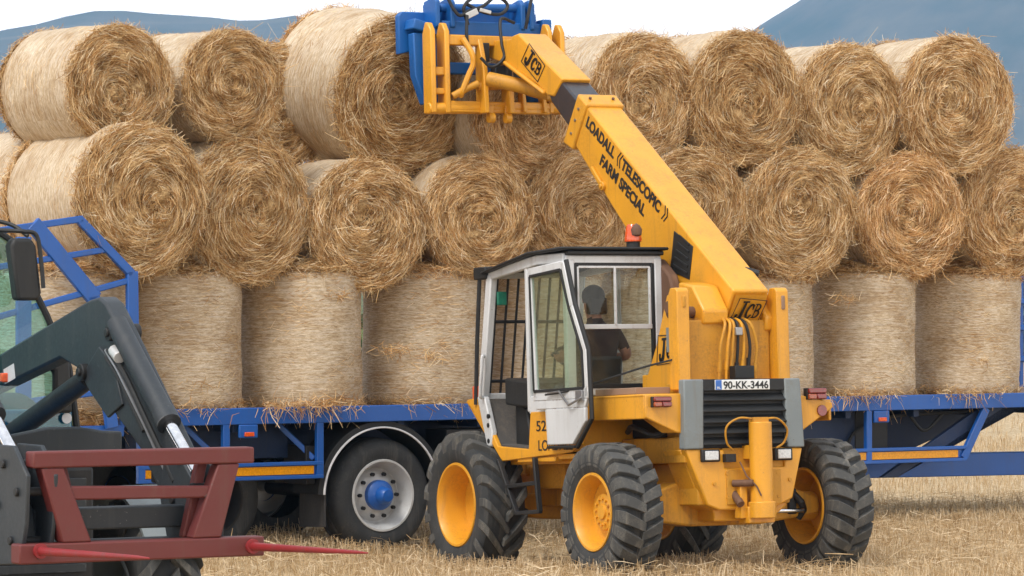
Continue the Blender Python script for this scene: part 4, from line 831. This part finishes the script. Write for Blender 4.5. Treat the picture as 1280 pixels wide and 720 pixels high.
m = MB(); q = [(1.10, 1.635), (1.135, 2.64), (.575, 2.67), (.44, 2.34), (.225, 1.95), (.21, 1.64)]
for i in range(6): m.bar((-1.177, *q[i]), (-1.177, *q[(i+1) % 6]), .026, .012, (1, 0, 0))
m.build('door_seal', 'black', door, .003)
m = MB(); m.tube([(-1.15, .51, 2.75), (-1.15, .37, 2.37), (-1.15, .15, 1.97), (-1.15, .12, 1.38), (-1.15, .39, 1.14)], .022, 8); m.tube([(-1.17, .39, 1.143), (-1.17, .88, 1.145)], .014, 6); m.build('edge_seal', 'black', door, 0)
m = MB(); m.box((-1.20, .20, 1.53), (-1.17, .32, 1.62)); m.tube([(-1.20, .2, 1.56), (-1.22, .4, 1.50), (-1.2, .6, 1.62), (-1.2, .8, 1.61)], .012, 6); m.build('door_latch', 'steel', door, .004)
m = MB(); m.tube(curve_pts([(-1.2, .85, 1.60), (-1.18, .5, 1.62), (-1.0, .2, 1.70), (-.75, -.05, 1.80), (-.56, -.25, 1.86)]), .009, 6); m.build('cable', 'black', T, 0)
# lower body on the near side
m = MB(); m.prism([(2.535, 1.575), (2.50, 1.60), (2.28, 1.61), (2.24, 1.53), (1.94, 1.17), (1.36, 1.135), (1.31, 1.46), (.60, 1.46), (.42, 1.16), (.60, 1.10), (.81, 1.085), (1.865, 1.035), (2.06, 1.20), (2.40, 1.50)], -1.105, -1.06, 'x')
m.box((-1.06, .62, 1.04), (-.2, 1.98, 1.085)); m.box((-1.06, .64, 1.1), (-.22, .70, 1.5)); m.bar((-.95, 2.52, 1.57), (-.95, 2.06, 1.17), .28, .03, (0, 0, 1)); m.box((-.95, .62, 1.0), (-.3, 2.0, 1.05)); m.box((-1.09, .9, 1.02), (-1.0, 1.6, 1.06)); m.build('body', 'yellow', T, .008)
MB().prism([(1.97, 1.19), (1.36, 1.15), (.75, 1.12), (.75, 1.09), (1.97, 1.09)], -1.05, -.2, 'x').prism([(2.26, 1.60), (2.05, 1.12), (1.93, 1.12), (2.22, 1.60)], -1.055, -.2, 'x').build('floor_mat', 'mat', T, .004)
text('525', .13, (-1.108, 1.20, 1.29), (0, -1, 0), (0, 0, 1), 'letter', T, 'body_lettering', .001, .001, width=.27)
text('LOADALL', .13, (-1.108, 1.17, 1.12), (0, -1, 0), (0, 0, 1), 'letter', T, 'body_lettering', .001, .001, width=.62)
# footstep
m = MB(); w_ = .035
for a_, b_ in (((1.88, 1.05), (1.545, .565)), ((1.20, 1.06), (1.13, .585)), ((1.72, .81), (1.17, .84)), ((1.56, .575), (1.12, .59))):
    m.bar((-1.13, *a_), (-1.13, *b_), w_, w_+.01, (1, 0, 0))
m.build('footstep', 'dark', T, .006)
# inside the cab
m = MB(); m.prism([(1.98, 1.10), (1.66, 1.10), (1.76, 1.50), (1.98, 1.58)], -.90, -.50, 'x'); m.prism([(2.02, 1.78), (1.50, 1.72), (1.44, 1.60), (1.60, 1.50), (2.02, 1.54)], -.98, -.40, 'x'); m.build('console', 'black', T, .02)
m = MB(); m.tube([(-.56, 1.6, 1.7), (-.56, 1.45, 1.92)], .03, 10); st = m.build('steering_column', 'black', T, 0)
m = MB(); c0 = Vector((-.56, 1.44, 1.93)); ax_ = Vector((0, -.55, .83)); e1 = Vector((1, 0, 0)); e2 = ax_.cross(e1)
m.tube([c0+(e1*math.cos(t)+e2*math.sin(t))*.19 for t in np.linspace(0, 2*PI, 33)], .016, 8); m.bar(c0-e1*.18, c0+e1*.18, .02, .03); m.build('steering_wheel', 'black', st, 0)
m = MB(); m.prism([(.86, 1.50), (1.28, 1.52), (1.28, 1.62), (.86, 1.60)], -.84, -.36, 'x'); m.prism([(.86, 1.55), (.80, 1.92), (.85, 1.94), (.93, 1.58)], -.78, -.44, 'x'); m.box((-.74, .9, 1.1), (-.46, 1.2, 1.5)); m.build('seat', 'black', T, .03)
# roof beacon
bc = MB().cyl((-.36, .72, 2.87), (-.36, .72, 2.93), .06, n=24).build('beacon_base', 'dark', T, .004)
MB().lathe([(2.925, .075), (2.94, .078), (3.05, .062), (3.075, .05), (3.08, .001)], (-.36, .72, 0), 'z', 28).build('beacon', 'orange', bc, 0)
MB().lathe([(2.96, .001), (2.98, .045), (3.03, .05), (3.065, .03), (3.083, .001)], (-.36, .66, 0), 'z', 20).build('beacon_reflector', 'rust', bc, 0)

# ------------------------------------------------------------------ lifted bale
dep = 38.5; px, py = 496, 120
lb = bale(((px-640)*dep/5000, dep, 2.45-(py-360)*dep/5000), R(36), 99*dep/5000, 'largest bale, gripped by the blue clamp high above the middle row', group=None, k=3, spin=.8); lb.rotation_euler.x = R(7)

# ------------------------------------------------------------------ driver
def skinned(name, verts, edges, radii, root, parts, parent=None):
    me = bpy.data.meshes.new(name); me.from_pydata(verts, edges, []); o = bpy.data.objects.new(name, me); COL.objects.link(o)
    sk = o.modifiers.new('skin', 'SKIN'); sk.use_smooth_shade = True
    for i, r_ in enumerate(radii):
        rr_ = r_ if isinstance(r_, tuple) else (r_, r_); me.skin_vertices[0].data[i].radius = rr_; me.skin_vertices[0].data[i].use_root = (i == root)
    sb = o.modifiers.new('sub', 'SUBSURF'); sb.levels = sb.render_levels = 2
    bpy.context.view_layer.update(); m2 = bpy.data.meshes.new_from_object(o.evaluated_get(bpy.context.evaluated_depsgraph_get())); bpy.data.objects.remove(o)
    m2.name = name; m2.materials.clear()
    for q in parts[0]: m2.materials.append(MT[q])
    for p_ in m2.polygons: p_.material_index = parts[1](p_.center); p_.use_smooth = True
    o = bpy.data.objects.new(name, m2); COL.objects.link(o); return o
V = []; E_ = []; RD = []
def jn(p, r_, par=None):
    V.append(p); RD.append(r_); 
    if par is not None: E_.append((par, len(V)-1))
    return len(V)-1
bx = -.60; by = 1.00
pel = jn((bx, by, 1.70), (.17, .13)); ab = jn((bx, by-.02, 1.86), (.155, .115), pel); ch = jn((bx, by-.01, 2.06), (.175, .12), ab); nk0 = jn((bx, by+.0, 2.20), (.10, .085), ch); nk = jn((bx, by+.02, 2.27), .064, nk0)
h1 = jn((bx, by+.04, 2.335), (.075, .090), nk); h2 = jn((bx, by+.045, 2.43), (.088, .105), h1); h3 = jn((bx, by+.035, 2.515), (.068, .08), h2)
for s in (-1, 1):
    sh = jn((bx+s*.19, by-.01, 2.15), .068, ch)
    el = jn((bx+s*.31, by-.02, 1.93), .050, sh) if s > 0 else jn((bx+s*.27, by+.14, 1.92), .048, sh)
    wr = jn((bx+s*.20, by+.33, 1.93), .031, el); pm = jn((bx+s*.17, by+.40, 1.96), (.038, .022), wr)
    for k in range(4):
        f1 = jn((bx+s*(.195-.018*k), by+.455+.004*k, 1.985), .0095, pm); f2 = jn((bx+s*(.19-.018*k), by+.475, 1.965-.003*k), .009, f1); jn((bx+s*(.185-.018*k), by+.455, 1.945), .008, f2)
    t1 = jn((bx+s*.125, by+.40, 1.975), .011, pm); jn((bx+s*.115, by+.43, 1.96), .009, t1)
    hp = jn((bx+s*.10, by+.04, 1.68), .095, pel); kn = jn((bx+s*.14, by+.45, 1.66), .066, hp); an = jn((bx+s*.14, by+.58, 1.24), .045, kn); jn((bx+s*.15, by+.70, 1.17), (.042, .032), an)
def body_part(c):
    if c.z > 2.27 and abs(c.x-bx) < .14: return 0
    if c.z < 1.76 and c.y > .86: return 2 if c.z > 1.24 else 3
    if abs(c.x-bx) > .20 and (c.z < 2.0 or c.y > by+.12) and c.z > 1.8: return 0
    return 1 if c.z > 1.72 else 2
drv = skinned('person', V, E_, RD, 0, (['skin', 'shirt', 'jeans', 'black'], body_part)); drv.matrix_world = TM
tag(drv, 'driver in a dark short sleeved shirt sitting in the white cab', 'person')
m = MB(); m.lathe([(-.03, .097), (.03, .103), (.07, .096), (.105, .070), (.125, .034), (.13, .001)], (bx, by+.03, 2.435), 'z', 24); m.box((bx-.088, by-.072, 2.30), (bx+.088, by+.02, 2.45)); hr = m.build('hair', 'hair', drv, .02); 
m = MB(); m.tube([(bx, by+.13, 2.47), (bx, by+.158, 2.425), (bx, by+.13, 2.41)], [.010, .017, .010], 8); m.build('nose', 'skin', drv, 0)
for s in (-1, 1):
    MB().lathe([(-.012, .001), (-.01, .022), (.0, .03), (.01, .022), (.012, .001)], (bx+s*.085, by+.045, 2.43), 'x', 14).build('ear', 'skin', drv, 0); MB().lathe([(-.008, .001), (0, .011), (.008, .001)], (bx+s*.03, by+.128, 2.445), 'y', 10).build('eye', 'hair', drv, 0)
MB().box((bx-.025, by+.122, 2.372), (bx+.025, by+.13, 2.38)).build('mouth', 'rust', drv, .003)

# ------------------------------------------------------------------ loader tractor (x to picture left, y forward = toward the spike frame, z up)
LT = tag(empty('loader_tractor', (-1.97, 21.2, 0), (0, 0, R(210))), 'blue tractor with dark grey front loader carrying a red bale spike frame', 'tractor')
m = MB(); m.box((-.675, -.11, 1.507), (.612, 0, 1.594)); m.box((-.735, -.12, 1.006), (.69, 0, 1.112)); m.bar((.505, -.055, 1.51), (.365, -.055, 1.11), .125, .10, (1, 0, 0)) if False else None
for a_, b_ in ((.50, .36), (-.525, -.395)):
    m.prism([(a_-.065, 1.507), (a_+.065, 1.507), (b_+.085, 1.112), (b_-.085, 1.112)], -.10, -.005, 'y')
for a_, b_ in ((.40, .30), (-.42, -.33)): m.prism([(a_-.03, 1.507), (a_+.03, 1.507), (b_+.03, 1.112), (b_-.03, 1.112)], -.17, -.11, 'y')
m.prism([(.45, 1.41), (-.47, 1.39), (-.44, 1.325), (.42, 1.335)], -.07, -.02, 'y'); m.box((-.45, -.30, 1.19), (.40, -.25, 1.26))
sp = m.build('bale_spike_frame', 'red', LT, .010)
for x, z in ((.575, 1.075), (-.66, 1.06)):
    MB().tube([(x, -.02, z), (x, .06, z), (x-.05, .5, z+.01), (x-.10, 1.0, z+.022), (x-.11, 1.12, z+.024)], [.024, .023, .018, .010, .004], 16).cyl((x, -.005, z), (x, .02, z), .040, n=20).build('tine', 'tine', sp, 0)
for x, sh in ((-.52, .22), (.50, 0)):
    arm = [(a+sh, b) for a, b in ((-3.6, 1.93), (-1.80, 2.38), (-1.66, 2.40), (-1.56, 2.365), (-1.40, 2.235), (-.62, 1.57))]+[(-.25, 1.28), (-.16, 1.0), (-.42, .98), (-.50, 1.22)]+[(a+sh, b) for a, b in ((-1.10, 1.56), (-1.50, 1.78), (-1.72, 1.93), (-1.84, 1.965), (-2.2, 2.045), (-3.6, 1.75))]
    m = MB(); m.prism(arm, x, x+.12, 'x'); a_ = m.build('loader_arm', 'loader', LT, .016)
    m = MB(); m.prism([(-1.86+sh, 1.95), (-1.62+sh, 2.12), (-1.42+sh, 2.02), (-1.30+sh, 1.80), (-1.5+sh, 1.72), (-1.74+sh, 1.86)], x+.115, x+.135, 'x'); m.build('arm_plate', 'loader', a_, .006)
    for y, z, r_ in ((-1.44+sh, 2.20, .05), (-1.83+sh, 1.97, .05)): MB().cyl((x-.03, y, z), (x+.16, y, z), r_, n=20).cyl((x+.155, y, z), (x+.175, y, z), r_*.5, n=12).build('pivot_pin', 'dark', a_, .005)
    xo = x+.075
    m = MB(); dz = .03 if x < 0 else .17; m.cyl((xo+.03, sh-1.44, 2.22+dz), (xo+.03, sh-.82+dz*1.4, 1.72+dz*.4), .062, n=20); m.cyl((xo+.03, sh-.86+dz*1.4, 1.75+dz*.4), (xo+.03, sh-.79+dz*1.4, 1.695+dz*.4), .07, n=20); t_ = m.build('tilt_ram', 'loader', a_, 0); MB().cyl((xo+.03, sh-.82+dz*1.4, 1.72+dz*.4), (xo+.03, sh-.44+dz*1.2, 1.44+dz*.6), .034, n=16).build('ram_rod', 'chrome', t_, 0)
    m = MB(); m.cyl((xo, sh-1.88, 1.94), (xo, sh-3.2, 1.52), .062, n=20); t_ = m.build('lift_ram', 'dark', a_, 0)
    m = MB(); m.tube(curve_pts([(x+.13, sh-1.50, 2.10), (x+.15, sh-1.25, 1.98), (x+.15, sh-.95, 1.72), (x+.14, sh-.60, 1.40)]), .016, 8); m.tube(curve_pts([(x+.13, sh-1.53, 2.06), (x+.14, sh-1.30, 1.92), (x+.14, sh-1.0, 1.66)]), .013, 8); m.build('hydraulic_hose', 'black', a_, 0)
    MB().tube([(x+.135, sh-1.52, 2.10), (x+.14, sh-1.35, 1.99), (x+.14, sh-1.0, 1.70), (x+.135, sh-.7, 1.42)], .010, 8).build('hydraulic_pipe', 'steel', a_, 0)
    MB().cyl((x+.13, sh-1.42, 2.10), (x+.15, sh-1.30, 2.06), .035, n=10).build('hose_coupling', 'silver', a_, .004)
    m = MB(); br = [(-.50, 1.62), (-.18, 1.62), (.0, 1.47), (-.02, 1.22), (-.10, 1.0), (-.42, .98), (-.55, 1.3)] if x > 0 else [(-.50, 1.55), (-.25, 1.5), (-.12, 1.40), (-.12, 1.22), (-.12, 1.0), (-.42, .98), (-.55, 1.3)]; m.prism(br, x-.03, x-.005, 'x'); m.prism(br, x+.125, x+.15, 'x'); b_ = m.build('carriage_bracket', 'loader', LT, .006)
    for y, z in ((-.30, 1.52), (-.12, 1.38), (-.2, 1.12), (-.38, 1.3)): MB().cyl((x-.045, y, z), (x+.168, y, z), .024, n=12).build('bracket_pin', 'dark', b_, .005)
MB().box((.62-.001, -2.6, 2.03), (.6225, -2.45, 2.12)).build('label_plate', 'label', LT, 0); MB().box((-.3995, -2.80, 1.895), (-.397, -2.64, 1.985), (R(14), 0, 0)).build('label_plate', 'label', LT, 0)
m = MB(); m.box((-.50, -.36, 1.16), (.5, -.24, 1.28)); m.box((-.46, -.34, 1.00), (.46, -.28, 1.10)); m.cyl((-.55, -.46, 1.05), (.55, -.46, 1.05), .05); m.build('carriage', 'loader', LT, .01)
m = MB(); m.prism([(.5, 1.49), (.5, 1.60), (.36, 1.625), (.1, 1.63), (-.10, 1.665), (-.3, 1.665), (-.45, 1.64), (-.56, 1.635), (-.56, 1.50)], -1.52, -1.46, 'y'); m.box((-.6, -2.0, 1.44), (.5, -1.47, 1.50)); m.build('loader_crossbeam', 'loader', LT, .012)
m = MB(); m.box((-.40, -3.0, .62), (.40, -1.55, 1.46)); m.box((-.36, -1.56, .70), (.36, -1.40, 1.44)); m.cyl((-.75, -1.95, .62), (.75, -1.95, .62), .10); m.box((-.3, -1.7, .5), (.3, -1.2, .8)); m.box((-.45, -4.4, .6), (.45, -3.0, 1.2)); m.build('chassis', 'dark', LT, .02)
m = MB(); m.prism([(-1.55, 1.40), (-1.55, 1.50), (-1.75, 1.54), (-3.0, 1.56), (-3.0, 1.40)], -.38, .38, 'x'); m.build('bonnet', 'tractorblue', LT, .05, seg=3)
m = MB()
for z in (.85, .97, 1.09, 1.21, 1.33): m.box((-.30, -1.385, z), (.30, -1.375, z+.05))
m.build('front_grille', 'loader', LT, .004)
MB().box((-.73, -1.06, 1.36), (-.55, -.98, 1.45)).build('work_lamp', 'dark', LT, .01); MB().box((-.72, -.979, 1.365), (-.56, -.965, 1.42)).build('work_lamp', 'clear', LT, .008); MB().bar((-.64, -1.02, 1.44), (-.60, -1.3, 1.52), .03, .03).build('lamp_stalk', 'dark', LT, 0)
for s in (-1, 1):
    farm_wheel(LT, s*.87, -1.95, .60, .62, .40, .34, 17, .05, .06, -.4, -s, .1, rim_mat='grey', rot=.2)
    farm_wheel(LT, s*.92, -4.45, .84, .86, .50, .48, 19, .05, .07, -.4, -s, .1, rim_mat='grey')
    m = MB(); m.lathe([(-.22, .92), (.22, .92), (.22, .94), (-.22, .94), (-.22, .92)], (s*.95, -4.45, .84), 'x', 24, R(20), R(160)); m.build('rear_fender', 'black', LT, 0)
    m = MB(); m.lathe([(-.2, .68), (.2, .68), (.2, .70), (-.2, .70), (-.2, .68)], (s*.87, -1.95, .60), 'x', 24, R(30), R(150)); m.build('front_fender', 'grey', LT, 0)
    pil = [(s*.895, -2.80, 1.50), (s*.874, -2.80, 1.58), (s*.827, -2.82, 1.97), (s*.692, -2.85, 2.29), (s*.614, -2.88, 2.46), (s*.50, -2.95, 2.74), (s*.36, -3.0, 2.84)]
    MB().tube(pil, .022, 8).build('cab_pillar', 'black', LT, 0)
    MB().tube([(s*.86, -4.2, 1.5), (s*.80, -4.2, 2.3), (s*.36, -4.1, 2.84)], .035, 8).build('cab_pillar', 'tractorblue', LT, 0)
MB().box((-.38, -4.2, 2.82), (.38, -2.98, 2.96)).build('cab_roof', 'tractorblue', LT, .04)
m = MB(); m.box((-.85, -4.25, 1.2), (.85, -2.85, 1.5)); m.build('cab_body', 'tractorblue', LT, .03)
W = [(.87, -2.81, 1.52), (.82, -2.83, 1.97), (.69, -2.86, 2.29), (.61, -2.89, 2.46), (.50, -2.96, 2.73), (.36, -3.0, 2.82)]
pane('windscreen', [(-.87, -2.81, 1.52)]+W[:1]+W[1:]+[(-a_, b_, c_) for a_, b_, c_ in W[1:]][::-1], 'teal', LT)
MB().cyl((-.80, -2.795, 1.668), (-.80, -2.79, 1.668), .032, n=20).build('badge', 'label', LT, 0)
m = MB(); m.box((-.87, -2.98, 1.50), (-.3, -2.86, 1.72)); m.build('dash_panel', 'tractorblue', LT, .02)
MB().box((-.47, -2.79, 1.89), (-.36, -2.74, 1.945)).build('indicator', 'orange', LT, .008)
m = MB(); m.prism([(-.70, 1.70), (-.82, 1.70), (-.80, 2.05), (-.62, 2.12), (-.60, 2.0), (-.70, 1.95)], -2.80, -2.74, 'y'); m.build('exhaust_guard', 'black', LT, .02)
m = MB(); m.prism([(-.41, 2.375), (-.365, 2.70), (-.39, 2.745), (-.50, 2.745), (-.53, 2.70), (-.565, 2.42), (-.545, 2.375)], -2.72, -2.62, 'y'); mr_ = m.build('wing_mirror', 'black', LT, .02, seg=3)
MB().tube(curve_pts([(-.20, -2.8, 2.80), (-.40, -2.70, 2.79), (-.47, -2.66, 2.785), (-.54, -2.64, 2.76), (-.56, -2.62, 2.6), (-.565, -2.6, 2.45)]), .013, 8).tube(curve_pts([(-.30, -2.95, 2.87), (-.46, -2.85, 2.83), (-.53, -2.75, 2.76)]), .013, 8).build('mirror_arm', 'black', mr_, 0)

# ------------------------------------------------------------------ hedge and trees at the field edge
def leaf_mat():
    m, nt, b = newmat('leaf_green'); g = N(nt, 'ShaderNodeNewGeometry')
    r = ramp(nt, g.outputs['Random Per Island'], [(0, (.02, .05, .012)), (.6, (.06, .12, .03)), (1, (.12, .19, .06))]); nt.links.new(r.outputs[0], b.inputs['Base Color']); b.inputs['Roughness'].default_value = .6; return m
MT['leaf'] = leaf_mat(); MT['bark'] = plain('bark', (.06, .045, .03, 1), .9)
def foliage(n, cx, cy, cz, rx, ry, rz, seed, size=.22, box=False):
    g = np.random.default_rng(seed)
    if box: P = np.stack([g.uniform(-rx, rx, n), g.uniform(-ry, ry, n), np.abs(g.uniform(0, 1, n))*rz*(1+.3*np.sin(g.uniform(-rx, rx, n)))], 1); P[:, 2] = g.uniform(0, 1, n)*rz*(1+.25*np.sin(P[:, 0]*.9)+.15*np.sin(P[:, 0]*2.3))
    else:
        k = g.integers(0, 14, n); cc = g.normal(0, .45, (14, 3)); P = cc[k]+g.normal(0, .28, (n, 3)); P = P*np.array([rx, ry, rz])
    P = P+np.array([cx, cy, cz]); D = unit(g.normal(0, 1, (n, 3))); return ribbons(P, D, unit(np.cross(D, g.normal(0, 1, (n, 3)))), g.uniform(size, size*1.8, n), g.uniform(size*.6, size, n), None, 1)
v, f = foliage(26000, 0, 0, 0, 34, .8, 2.0, 5, .24, True)
o = bpy.data.objects.new('hedge', np_mesh('hedge', [v], [f], ['leaf'])); COL.objects.link(o); o.location = (12, 131, 0); tag(o, 'long green hedge along the far edge of the stubble field', 'hedge')
for i, (x, y, h, lb_) in enumerate(((17.2, 138, 4.6, 'rounded green tree behind the hedge seen past the right end of the trailer'), (20.5, 141, 5.4, 'taller green tree behind the hedge beyond the right picture edge'))):
    t_ = tag(empty('tree', (x, y, 0)), lb_, 'tree', 'trees behind the far hedge')
    MB().tube([(0, 0, -.1), (.1, 0, h*.3), (.05, .1, h*.7)], [.25, .18, .05], 8).tube([(.1, 0, h*.3), (.8, .2, h*.6)], [.1, .03], 6).tube([(.1, 0, h*.35), (-.7, -.2, h*.62)], [.1, .03], 6).build('trunk', 'bark', t_, 0)
    v, f = foliage(7000, 0, 0, h*.62, h*.42, h*.42, h*.34, 40+i, .2); c_ = bpy.data.objects.new('crown', np_mesh('crown', [v], [f], ['leaf'])); COL.objects.link(c_); c_.parent = t_

# ------------------------------------------------------------------ haze
USE_HAZE = True
if USE_HAZE:
    hz = MB().box((-3100, -60, -6), (4100, 6400, 760)); MT['haze'] = bpy.data.materials.new('haze')
    mh = MT['haze']; mh.use_nodes = True; nt = mh.node_tree; nt.nodes.clear(); pv = nt.nodes.new('ShaderNodeVolumePrincipled'); out = nt.nodes.new('ShaderNodeOutputMaterial')
    pv.inputs['Color'].default_value = (.31, .56, .90, 1); pv.inputs['Density'].default_value = .00017; pv.inputs['Anisotropy'].default_value = .0
    nt.links.new(pv.outputs[0], out.inputs['Volume']); ho = hz.build('haze', 'haze', None, 0, smooth=False); tag(ho, 'thin blue air haze over the far hills', 'haze', kind='stuff')

# ------------------------------------------------------------------ sky, sun, camera
SUN_EL, SUN_AZ = 52, 215     # azimuth measured from +Y toward +X
w = bpy.data.worlds.new('World'); S.world = w; w.use_nodes = True; nt = w.node_tree; bg = nt.nodes['Background']
sky = nt.nodes.new('ShaderNodeTexSky'); sky.sky_type = 'NISHITA'; sky.sun_disc = False; sky.sun_elevation = R(SUN_EL); sky.sun_rotation = R(SUN_AZ); sky.air_density = 1.2; sky.dust_density = 4
tc = nt.nodes.new('ShaderNodeTexCoord'); sx = nt.nodes.new('ShaderNodeSeparateXYZ'); nt.links.new(tc.outputs['Generated'], sx.inputs[0])
r = ramp(nt, sx.outputs['Z'], [(0, (25, 23, 21)), (.085, (23, 21.5, 20)), (.2, (9.4, 9.4, 9.5)), (1, (10.8, 10.9, 11.1))])
cn = noise(nt, 2.5, 5, .6, tc.outputs['Generated']); cr = ramp(nt, cn, [(.3, (.86, .86, .86)), (.7, (.97, .97, .97))])
c = mixc(nt, cr.outputs[0], sky.outputs[0], r.outputs[0])
nt.links.new(c, bg.inputs['Color']); bg.inputs['Strength'].default_value = .13
sl = bpy.data.lights.new('sun', 'SUN'); sl.energy = 2.6; sl.angle = R(18); sl.color = (1, .95, .88); so = bpy.data.objects.new('sun', sl); COL.objects.link(so)
az, el = R(SUN_AZ), R(SUN_EL); sd = Vector((math.sin(az)*math.cos(el), math.cos(az)*math.cos(el), math.sin(el))); so.rotation_euler = sd.to_track_quat('Z', 'Y').to_euler()
cam = bpy.data.cameras.new('camera'); cam.sensor_width = 36; cam.lens = 36*5000/1280; cam.clip_end = 30000; cam.clip_start = .1
co = bpy.data.objects.new('camera', cam); COL.objects.link(co); co.location = (0, 0, 2.45); co.rotation_euler = (R(90), 0, 0); S.camera = co
S.view_settings.view_transform = 'Standard'; S.view_settings.look = 'None'; S.view_settings.exposure = -0.02; S.view_settings.gamma = 1; S.view_settings.use_curve_mapping = False
S.cycles.max_bounces = 8; S.cycles.transparent_max_bounces = 24; S.cycles.volume_bounces = 0; S.cycles.use_denoising = True
